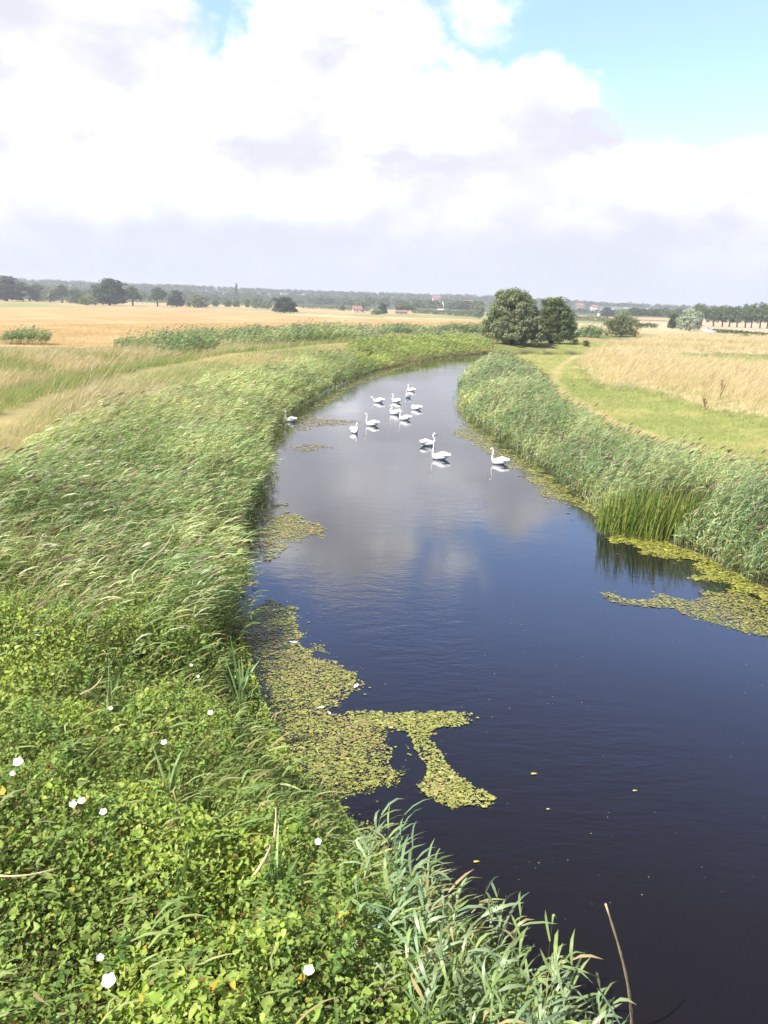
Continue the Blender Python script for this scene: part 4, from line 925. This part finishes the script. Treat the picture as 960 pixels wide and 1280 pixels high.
OAK = [(0.060, 0.085, 0.028), (0.075, 0.105, 0.032), (0.05, 0.07, 0.025)]
WIL = [(0.21, 0.25, 0.12), (0.28, 0.31, 0.18), (0.15, 0.19, 0.085)]
ELM = [(0.085, 0.125, 0.035), (0.11, 0.15, 0.045), (0.07, 0.10, 0.03)]
YEL = [(0.15, 0.19, 0.045), (0.19, 0.22, 0.06)]
SIL = [(0.36, 0.42, 0.34), (0.46, 0.51, 0.44), (0.24, 0.30, 0.20)]
POP = [(0.12, 0.17, 0.075), (0.15, 0.20, 0.10), (0.09, 0.13, 0.055)]
GRY = [(0.20, 0.24, 0.15), (0.26, 0.29, 0.20), (0.15, 0.18, 0.11)]
def make_tree(name, kind, pal, n, size, h=10.0, w=9.0, clear=0.18, lobes=5):
    """canonical tree of height h, crown width w; clear = bare trunk share"""
    root = empty(name, (0, 0, 0)); a = Acc(); z0 = h * clear; ch = h - z0; bl = []
    bl.append((0, 0, z0 + ch * .52, w * .36, w * .36, ch * .47))
    for k in range(lobes):
        t = 6.28 * k / lobes + rng.random(); rr = w * .27; bl.append((math.cos(t) * rr, math.sin(t) * rr, z0 + ch * rng.uniform(.28, .62), w * rng.uniform(.20, .27), w * .22, ch * rng.uniform(.22, .34)))
    for k in range(5):
        if clear < .05: t = 6.28 * k / 5 + rng.random() * .6; bl.append((math.cos(t) * w * .24, math.sin(t) * w * .24, h * .17, w * .22, w * .22, h * .18))
    if kind == 'cone': bl = [(0, 0, h * (.15 + .85 * i / 7), w * .5 * (1.05 - i / 7), w * .5 * (1.05 - i / 7), h * .10) for i in range(7)]
    foliage(a, bl, n, size, pal, low=z0 * .8 + 0.05); a.build('crown', M_TREE, root)
    trunk_mesh(h * .9, h * .028, 6, w * .28, root)
    return root
TREEP = {
 'oak': (lambda: make_tree('oak_tree', 'round', OAK, 5200, .62, clear=.0)), 'roundtree': (lambda: make_tree('field_tree', 'round', ELM, 3200, .55, clear=.17)),
 'bush': (lambda: make_tree('bush', 'round', ELM, 3000, .52, h=7, w=10, clear=.0)), 'willow': (lambda: make_tree('willow_bush', 'round', WIL, 4500, .5, h=7, w=10, clear=.0)),
 'silver': (lambda: make_tree('silver_poplar', 'round', SIL, 7000, .42, h=8.5, w=11, clear=.0, lobes=7)), 'yellow': (lambda: make_tree('shrub', 'round', YEL, 2000, .6, h=6, w=10, clear=0.)),
 'pop': (lambda: make_tree('poplar_tree', 'round', POP, 4600, .66, h=12, w=9, clear=.05)), 'grey': (lambda: make_tree('grey_willow', 'round', GRY, 2400, .6, h=8, w=9, clear=0.)),
 'cone': (lambda: make_tree('conifer_tree', 'cone', OAK, 900, 1.0, h=14, w=5, clear=.05)), 'hawthorn': (lambda: make_tree('hawthorn_bush', 'round', [(0.17, 0.19, 0.085), (0.21, 0.23, 0.12), (0.12, 0.145, 0.06)], 9000, .30, h=5.5, w=10, clear=0., lobes=8))}
DIM = {'oak': (10, 9), 'roundtree': (10, 9), 'bush': (7, 10), 'willow': (7, 10), 'silver': (8.5, 11), 'yellow': (6, 10), 'pop': (12, 9), 'grey': (8, 9), 'cone': (14, 5), 'hawthorn': (5.5, 10)}
made = {}
def put_tree(kind, x0, x1, top, base, label, cat='tree', group=None, dist=None):
    cx = (x0 + x1) / 2
    if dist is None:
        c = Wg(cx, base)
        if c[1] > 1150 or c[1] < 0: c = np.array([*AT(cx, 1100), 0]); 
    else: c = np.array([*AT(cx, dist), 0])
    c[2] = gz(c[0], c[1]); ppm = F / c[1] / 1.03
    # height from the pixel rows, measured against this column's horizon
    ztop = H + (hor(cx) - top) / F * c[1] * 1.0
    h = max(1.0, ztop - c[2]); w = (x1 - x0) / ppm * 0.97
    if kind in made and made[kind]['used'] < 99: o = copy_tree(made[kind]['o'])
    else: o = TREEP[kind](); made[kind] = {'o': o, 'used': 0}
    dh, dw = DIM[kind]; o.location = tuple(c); o.scale = (w / dw, w / dw, h / dh); o.rotation_euler = (0, 0, random.random() * 6.28)
    if group: o['group'] = group
    elif 'group' in o: del o['group']
    tag(o, label, cat); return o
def big_bush(name, blobs_, n, size, pal, px, py, label, cat, stems=7):
    blobs = [tuple(v * (1.13 if 'dark' in label else 1.07) for v in b) for b in blobs_]
    c = Wg(px, py); root = empty(name, c, 0, label, cat); a = Acc(); foliage(a, blobs, n, size, pal, asp=.42, sub=46, subr=.26, low=.05, patch=.14); a.build('crown', M_TREE, root)
    V = []; Fs = []
    for k in range(stems):
        t = rng.random() * 6.28; rr = rng.uniform(.6, 2.2); b = blobs[0]
        v, f = tube([(math.cos(t) * .3, math.sin(t) * .3, -.3), (math.cos(t) * rr * .5, math.sin(t) * rr * .5, b[2] * .6), (b[0] + math.cos(t) * rr, b[1] + math.sin(t) * rr, b[2] * 1.3)], [.2, .13, .04], 7); o = len(V); V.extend(v); Fs.extend([tuple(i + o for i in q) for q in f])
    mkpoly('trunk', V, Fs, M_BARK, root, True); return root
big_bush('willow_bush', [(0, 0, 4.3, 4.1, 3.6, 3.9), (-2.6, 0, 2.8, 2.3, 2.6, 2.6), (2.4, -.8, 2.8, 2.3, 2.3, 2.6), (-.6, -1.6, 2.2, 2.4, 1.9, 2.1), (0.8, 0, 5.9, 2.7, 2.5, 2.1), (-1.3, 0, 5.7, 2.6, 2.5, 2.1), (-2.5, -.8, 1.5, 2.7, 2.6, 2.0), (0, -2.0, 1.5, 2.9, 2.4, 1.9), (2.6, -1, 1.5, 2.7, 2.6, 2.0), (0, 1.8, 1.6, 3.6, 2, 1.6)], 62000, .30, WIL, 640, 432,
         'large grey-green willow bush where the river disappears round the bend', 'bush')
big_bush('willow_bush', [(0, 0, 3.6, 3.1, 3.0, 3.3), (1.5, -.6, 2.3, 2.1, 2.2, 2.2), (-1.6, 0, 2.5, 2.0, 2.2, 2.3), (.3, 0, 4.9, 2.1, 2.0, 1.7), (-1.6, -.8, 1.4, 2.3, 2.2, 1.8), (.3, -1.5, 1.4, 2.5, 2.2, 1.8), (2.0, -.6, 1.4, 2.3, 2.3, 1.8), (2.0, 0, 3.2, 2.0, 2.2, 2.0)], 40000, .28, [(0.12, 0.165, 0.06), (0.16, 0.205, 0.08), (0.09, 0.125, 0.045)], 689, 431,
         'darker green round bush touching the right side of the large willow', 'bush')
big_bush('willow_bush', [(0, 0, .9, 1.9, 1.3, 1.1), (1.2, 0, .7, 1.2, 1., .8), (-1.1, 0, .8, 1.1, 1., .9)], 7000, .24, [(0.19, 0.23, 0.14), (0.24, 0.28, 0.17)], 641, 440, 'low pale sallow growing in front of the large willow at the water', 'bush', 4)
put_tree('bush', 727, 737, 428, 441, 'very small green bush on the path right of the darker round bush', 'bush')
put_tree('bush', 448, 468, 448, 466, 'small dark green bush hanging over the water on the far left bank', 'bush')
put_tree('hawthorn', 751, 801, 391, 421, 'broad round grey-green hawthorn bush standing in golden grass on the right', 'bush')
put_tree('yellow', 766, 792, 389, 402, 'yellowish tree top showing above the hawthorn bush', 'tree', dist=330)
put_tree('silver', 843, 880, 386, 414, 'silvery white poplar standing alone in front of the tree row on the right')
put_tree('oak', 834, 852, 392, 409, 'dark tree half hidden behind the left side of the silvery poplar', 'tree', dist=380)
# left-hand trees on the edge of the big field
put_tree('oak', -22, 37, 346, 371.5, 'broad dark tree at the left edge of the picture', dist=720)
put_tree('bush', 33, 60, 355, 373, 'first of the mid-green trees right of the broad dark edge tree', 'tree', dist=740)
put_tree('grey', 50, 74, 357, 374, 'pale grey-green tree second right of the broad dark edge tree', 'tree', dist=730)
put_tree('roundtree', 66, 88, 356, 376, 'third of the mid-green trees right of the broad dark edge tree', 'tree', dist=720)
put_tree('bush', 84, 104, 361, 376, 'low dark tree at the right end of the mid-green group', 'tree', dist=700)
put_tree('yellow', 96, 122, 369, 380.5, 'yellow-green shrub at the left foot of the big oak', 'bush', dist=620)
put_tree('oak', 114, 160, 349, 381.5, 'big dark oak standing on the far edge of the orange field')
put_tree('roundtree', 153, 179, 358, 382, 'round tree with bare trunk just right of the big oak')
put_tree('roundtree', 184, 210, 359, 383, 'round tree with clearly visible trunk, second right of the big oak')
put_tree('oak', 208, 233, 363, 383, 'round dark tree, third right of the big oak')
put_tree('willow', 231, 263, 367, 384, 'wide pale willow bush right of the round dark trees', 'bush')
for i, (x0, x1, t, b, lab) in enumerate([(264, 274, 374, 383, 'small bush right of the wide pale willow'), (279, 290, 374, 383, 'middle one of three small field-edge bushes'), (290, 301, 375, 384, 'right one of three small field-edge bushes'), (305, 313, 374, 383, 'small bush against the left side of the grey willow')]):
    put_tree('bush', x0, x1, t, b, lab, 'bush', 'small bushes at the far field edge', 800)
put_tree('grey', 311, 331, 368, 385, 'grey-green willow with a rounded top, left of the dark bush in the corn')
put_tree('grey', 325, 343, 374, 386, 'shorter grey-green willow in front of the taller grey one', 'tree')
put_tree('oak', 337, 374, 371, 391, 'dark round bush standing at the corner of the orange field', 'bush')
put_tree('bush', 424, 432, 381, 388, 'tiny lone round tree in the pale strip of field', 'tree', dist=780)
put_tree('bush', 443, 456, 379, 390, 'small round tree beside the pink cottage', 'tree', dist=700)
put_tree('yellow', 462, 479, 385, 393.5, 'yellow-green bush right of the pink cottage', 'bush')
put_tree('oak', 472, 486, 379, 393, 'dark tree just right of the yellow-green bush', 'tree', dist=640)
put_tree('roundtree', 494, 520, 381, 393, 'broad mid-green tree behind the low orange building', 'tree', dist=700)
put_tree('grey', 590, 606, 378, 398, 'pale willow peeping out left of the large willow bush', 'tree')
put_tree('oak', 748, 770, 384, 399, 'dark tree in front of the white houses', 'tree', dist=900)
put_tree('yellow', 926, 938, 416, 423, 'low dark shrub lying in the tan field on the right', 'bush')
put_tree('cone', 292, 299, 355, 372, 'pointed conifer rising above the wood on the left', 'tree', dist=1400)
# row of poplars on the right
ords = ['first', 'second', 'third', 'fourth', 'fifth', 'sixth', 'seventh', 'eighth', 'ninth', 'tenth', 'eleventh', 'twelfth']
tops = [380, 381, 384, 382, 384, 383, 381, 380, 379, 380, 379, 380]
for i in range(12):
    x = 874 + i * 9.6 - 6 * (i == 1) + random.uniform(-1.5, 1.5)
    put_tree('pop', x - 10.5, x + 10.5, tops[i] - 1, 405, ords[i] + ' tree from the left in the long row on the right', 'tree', 'row of trees on the right', 520 - i * 4)

def hedge(pts, hgt, wid, label, pal=ELM, dens=1.0, size=0.8, name='hedge', kind=None):
    """a hedge along ground points"""
    a = Acc(); P = np.array(pts); base = P[0]
    for p, q in zip(P[:-1], P[1:]):
        L = np.linalg.norm(q - p); n = int(L * 26 * dens); t = rng.random((n, 1)); c = p * (1 - t) + q * t
        hh = hgt * (0.6 + 0.7 * vn(c[:, 0], c[:, 1], 14, 2, 80)); z = height(c[:, 0], c[:, 1])
        off = rv(n, 1.0) * wid * .4; zz = z + hh * rng.random(n) ** .7
        B = np.stack([c[:, 0] + off[:, 0], c[:, 1] + off[:, 1], zz], 1); nn = unit(rv(n, .7) + np.array([-.1, -.3, .6])); leaves(a, B, np.cross(nn, rv(n)), nn, size * rng.uniform(.7, 1.3, n), size * .6, pick(pal, n, .15), .15)
    o = a.build(name, M_TREE); return tag(o, label, 'hedge', kind=kind)
def hp(l): return [AT(px, d) for px, d in l]
hedge(hp([(375, 860), (410, 850), (462, 800)]), 3.0, 2.5, 'thin dark hedge below the pale strip of field left of the pink cottage')
hedge(hp([(516, 760), (560, 690), (598, 620)]), 3.6, 3, 'hedge running down towards the left side of the large willow')
hedge(hp([(886, 330), (925, 300), (990, 262)]), 1.0, 1.2, 'low straggling hedge across the tan field in front of the tree row')
hedge(hp([(796, 385), (822, 375)]), 2.0, 2, 'short low hedge right of the hawthorn bush')
hedge(hp([(716, 600), (762, 560)]), 3.4, 3, 'dark hedge left of the hawthorn bush under the houses')
hedge(hp([(0, 780), (60, 770), (110, 740)]), 5.0, 5, 'dark scrub hedge under the mid-green trees at far left', OAK)
hedge(hp([(100, 830), (240, 900), (330, 930)]), 6.0, 5, 'long hedge behind the round trees of the orange field', ELM)

# far woods: read as one mass, many crowns in each
def wood(name, label, line, n, depth, hmin, hmax, pal, q=70, seed=0, wr=0.55, size=1.9):
    a = Acc(); L = np.array([AT(p, d) for p, d in line]); seg = rng.integers(0, len(L) - 1, n); t = rng.random((n, 1))
    c = L[seg] * (1 - t) + L[seg + 1] * t; c = c * (1 + rng.random((n, 1)) * depth / np.linalg.norm(c, axis=1, keepdims=True))
    z = height(c[:, 0], c[:, 1]); hh = rng.uniform(hmin, hmax, n) * (.8 + .4 * vn(c[:, 0], c[:, 1], 60, 2, 82)); tone = pick(pal, n, .12)
    s = np.repeat(np.arange(n), q); m = len(s); v = unit(rv(m)); v[:, 2] = np.where(v[:, 2] < -.3, -v[:, 2], v[:, 2]); rr = (hh * wr)[s][:, None]
    p = np.stack([c[s, 0], c[s, 1], z[s] + hh[s] * .56], 1) + v * rr * np.array([1, 1, .85]) * rng.uniform(.65, 1.05, (m, 1))
    nn = unit(v + rv(m, .4) + np.array([0, 0, .3])); C = tone[s] * (1 + rng.normal(0, .1, (m, 1)))
    k = size * (hh[s] / 11); leaves(a, p, np.cross(nn, rv(m)), nn, k * rng.uniform(.7, 1.3, m), k * .7, C, .12)
    return tag(a.build(name, M_TREE), label, 'wood', kind='stuff')
FARP = [(0.065, 0.09, 0.035), (0.085, 0.115, 0.042), (0.055, 0.075, 0.032), (0.11, 0.135, 0.06)]
wood('distant_wood', 'long dark woods covering the low hills along the horizon', [(-300, 1500), (-60, 1450), (100, 1350), (250, 1380), (420, 1280), (600, 1330), (800, 1650), (1050, 1500), (1300, 1400)], 3600, 900, 9, 13, FARP, 60)
wood('hillside_wood', 'belt of trees at the foot of the hills behind the pale strips of field', [(-200, 1000), (40, 960), (110, 980), (250, 1120), (380, 1090), (480, 960), (560, 900), (600, 880)], 230, 90, 8, 13, FARP, 110)
wood('dark_wood', 'dark even block of wood left of the tree row, behind the silvery poplar', [(790, 720), (820, 700), (856, 680)], 46, 60, 9, 10.5, OAK, 160, size=1.4)
wood('dark_wood', 'strip of wood in front of the white houses on the right hill', [(690, 1150), (730, 1120), (780, 1100), (800, 1000)], 70, 60, 6, 9, FARP, 90)

# ------------------------------------------------------------------ buildings
M_WHITE = mat_plain('white render', (0.78, 0.76, 0.72), 0.8, 0.06, 1.0); M_BRICK = mat_plain('pink brick', (0.30, 0.20, 0.16), 0.9, 0.2, 3.0); M_PINK = mat_plain('pale pink wall', (0.62, 0.42, 0.36), .85, .1, 1.0)
M_TILE = mat_plain('red tiles', (0.26, 0.14, 0.11), 0.85, 0.25, 2.0); M_SLATE = mat_plain('grey slates', (0.16, 0.16, 0.18), 0.7, 0.2, 2.0); M_GLASS = mat_plain('dark glass', (0.03, 0.035, 0.045), 0.15, 0.1, 1.0, spec=.6)
def box(x0, x1, y0, y1, z0, z1):
    V = [(x, y, z) for z in (z0, z1) for y in (y0, y1) for x in (x0, x1)]; return V, [(0, 2, 3, 1), (4, 5, 7, 6), (0, 1, 5, 4), (2, 6, 7, 3), (0, 4, 6, 2), (1, 3, 7, 5)]
def part_box(name, b, mat, parent): V, Fs = box(*b); return mkpoly(name, V, Fs, mat, parent)
def house(px, dist, w, d, h, roofh, wallm, roofm, label, rz=0.0, nwin=3, zoff=0.0, cat='house', chim=True, name='house'):
    x, y = AT(px, dist); root = empty(name, (x, y, gz(x, y) + zoff), rz, label, cat)
    part_box('wall', (-w / 2, w / 2, -d / 2, d / 2, -1.5, h), wallm, root)
    e = .35; V = [(-w / 2 - e, -d / 2 - e, h - .15), (w / 2 + e, -d / 2 - e, h - .15), (w / 2 + e, d / 2 + e, h - .15), (-w / 2 - e, d / 2 + e, h - .15), (-w / 2 - e, 0, h + roofh), (w / 2 + e, 0, h + roofh)]
    rf = mkpoly('roof', V, [(0, 1, 5, 4), (2, 3, 4, 5), (1, 2, 5), (3, 0, 4), (3, 2, 1, 0)], roofm, root)
    if chim: part_box('chimney', (w * .28, w * .28 + .9, -.45, .45, h + roofh * .4, h + roofh + 1.1), M_BRICK, rf)
    fl = 2 if h > 4.4 else 1
    for f in range(fl):
        for k in range(nwin):
            cx = -w / 2 + w * (k + .5) / nwin; zc = h * (f + .55) / fl
            if f == 0 and k == nwin // 2: part_box('door', (cx - .5, cx + .5, -d / 2 - .06, -d / 2 + .02, 0, 2.1), M_SLATE, root); continue
            fr = part_box('window', (cx - .62, cx + .62, -d / 2 - .05, -d / 2 + .02, zc - .6, zc + .6), M_WHITE, root); part_box('pane', (cx - .5, cx + .5, -d / 2 - .08, -d / 2 - .03, zc - .48, zc + .48), M_GLASS, fr)
    return root
house(446.5, 690, 7, 6, 2.8, 2.2, M_PINK, M_TILE, 'tiny pale pink cottage beside a small round tree at the far field edge', .2, 3)
house(502, 660, 9, 5, 2.0, 1.1, M_BRICK, M_TILE, 'low orange-red building in front of the broad mid-green tree', .0, 3, chim=False, name='barn', cat='barn')
house(545, 1500, 13, 9, 6, 4.0, M_PINK, M_TILE, 'large pinkish brick house high on the wooded hill above the centre', .15, 5, zoff=7)
house(582, 1120, 20, 8, 3.0, 4.2, M_BRICK, M_TILE, 'long building with a red roof among the woods left of the large willow', .1, 5, zoff=7.5, chim=False, name='barn', cat='barn')
house(724, 1350, 10, 8, 5.5, 3.2, M_BRICK, M_TILE, 'red brick house, leftmost of the hillside houses on the right', -.1, 4, zoff=6)
house(742, 1300, 9, 7, 5.6, 3.0, M_WHITE, M_TILE, 'white house with a red roof right of the brick house on the hill', .2, 3, zoff=5)
house(753, 1250, 8, 7, 5.0, 2.4, M_WHITE, M_SLATE, 'bright white house in the middle of the hillside houses', -.1, 3, zoff=4)
house(768, 1300, 7, 7, 5.0, 2.4, M_WHITE, M_SLATE, 'white house standing apart at the right end of the hillside houses', .1, 3, zoff=4.5)
house(750, 980, 4, 4, 2.6, 1.6, M_WHITE, M_SLATE, 'small white cottage low below the hillside houses', 0, 1, zoff=2, chim=False)
def oast(px, dist, zoff, label):
    x, y = AT(px, dist); root = empty('oast_tower', (x, y, gz(x, y) + zoff), 0, label, 'tower', 'pair of white cowled towers')
    def ring(prof, mat, nm, par=root):
        V = []; Fs = []; n = 12
        for r_, z_ in prof:
            for k in range(n): V.append((r_ * math.cos(k * 6.2832 / n), r_ * math.sin(k * 6.2832 / n), z_))
        for i in range(len(prof) - 1):
            for k in range(n): j = (k + 1) % n; Fs.append((i * n + k, i * n + j, (i + 1) * n + j, (i + 1) * n + k))
        Fs.append(tuple(range(n))[::-1]); Fs.append(tuple((len(prof) - 1) * n + k for k in range(n))); return mkpoly(nm, V, Fs, mat, par)
    ring([(2.0, -1), (2.0, 4.2)], M_WHITE, 'wall'); ring([(2.2, 4.2), (.5, 7.4)], M_WHITE, 'roof'); ring([(.62, 7.35), (.55, 8.1), (.1, 9.2)], M_WHITE, 'cowl')
oast(549, 1050, 2.5, 'left one of two small white cowled towers among hillside trees'); oast(553, 1045, 2.5, 'right one of two small white cowled towers among hillside trees')

# ------------------------------------------------------------------ parked car in the tan field
M_CAR = mat_plain('white paint', (0.78, 0.80, 0.78), 0.25, 0.03, 2, spec=.6); M_TYRE = mat_plain('tyre', (0.02, 0.02, 0.02), 0.8, 0.1, 5); M_RIM = mat_plain('wheel rim', (0.45, 0.45, 0.47), .35, .1, 5); M_LAMP = mat_plain('lamp glass', (0.7, 0.7, 0.65), .15, .05, 5)
def car():
    c = Wg(887, 416.5); root = empty('parked_car', c, R(-62), 'small pale car parked in the tan field just right of the silvery poplar', 'car')
    prof = [(-1.95, .35), (-1.98, .75), (-1.85, 1.0), (-1.45, 1.38), (-.2, 1.46), (.55, 1.30), (1.05, .95), (1.75, .82), (1.95, .62), (1.95, .32)]
    V = []; n = len(prof)
    for s, k in ((-1, 1), (1, 1)):
        for x, z in prof: V.append((x, s * (.82 if z < 1.0 else .66), z))
    Fs = [tuple(range(n)), tuple(range(n, 2 * n))[::-1]] + [(i, i + n, (i + 1) % n + n, (i + 1) % n) for i in range(n)]
    b = mkpoly('body', V, Fs, M_CAR, root)
    mkpoly('windscreen', [(.62, -.60, 1.29), (.62, .60, 1.29), (1.04, .70, 1.0), (1.04, -.70, 1.0)], [(0, 1, 2, 3)], M_GLASS, root).location = (.03, 0, .012)
    mkpoly('rear_window', [(-1.50, -.58, 1.36), (-1.50, .58, 1.36), (-1.84, .66, 1.04), (-1.84, -.66, 1.04)], [(3, 2, 1, 0)], M_GLASS, root).location = (-.03, 0, .012)
    for s in (-1, 1):
        part_box('side_window', (-1.3, .5, s * .70 - .01, s * .70 + .01, 1.03, 1.30), M_GLASS, root); part_box('headlight', (1.90, 1.99, s * .58 - .16, s * .58 + .16, .56, .70), M_LAMP, root)
        for x in (-1.2, 1.2):
            V, Fs = tube([(x, s * .83, .31), (x, s * .63, .31)], [.31, .31], 16); w = mkpoly('wheel', V, Fs, M_TYRE, root); V, Fs = tube([(x, s * .845, .31), (x, s * .80, .31)], [.19, .19], 12); mkpoly('rim', V, Fs, M_RIM, w)
car()
print('tris', sum(len(o.data.polygons) for o in bpy.data.objects if o.type == 'MESH'))
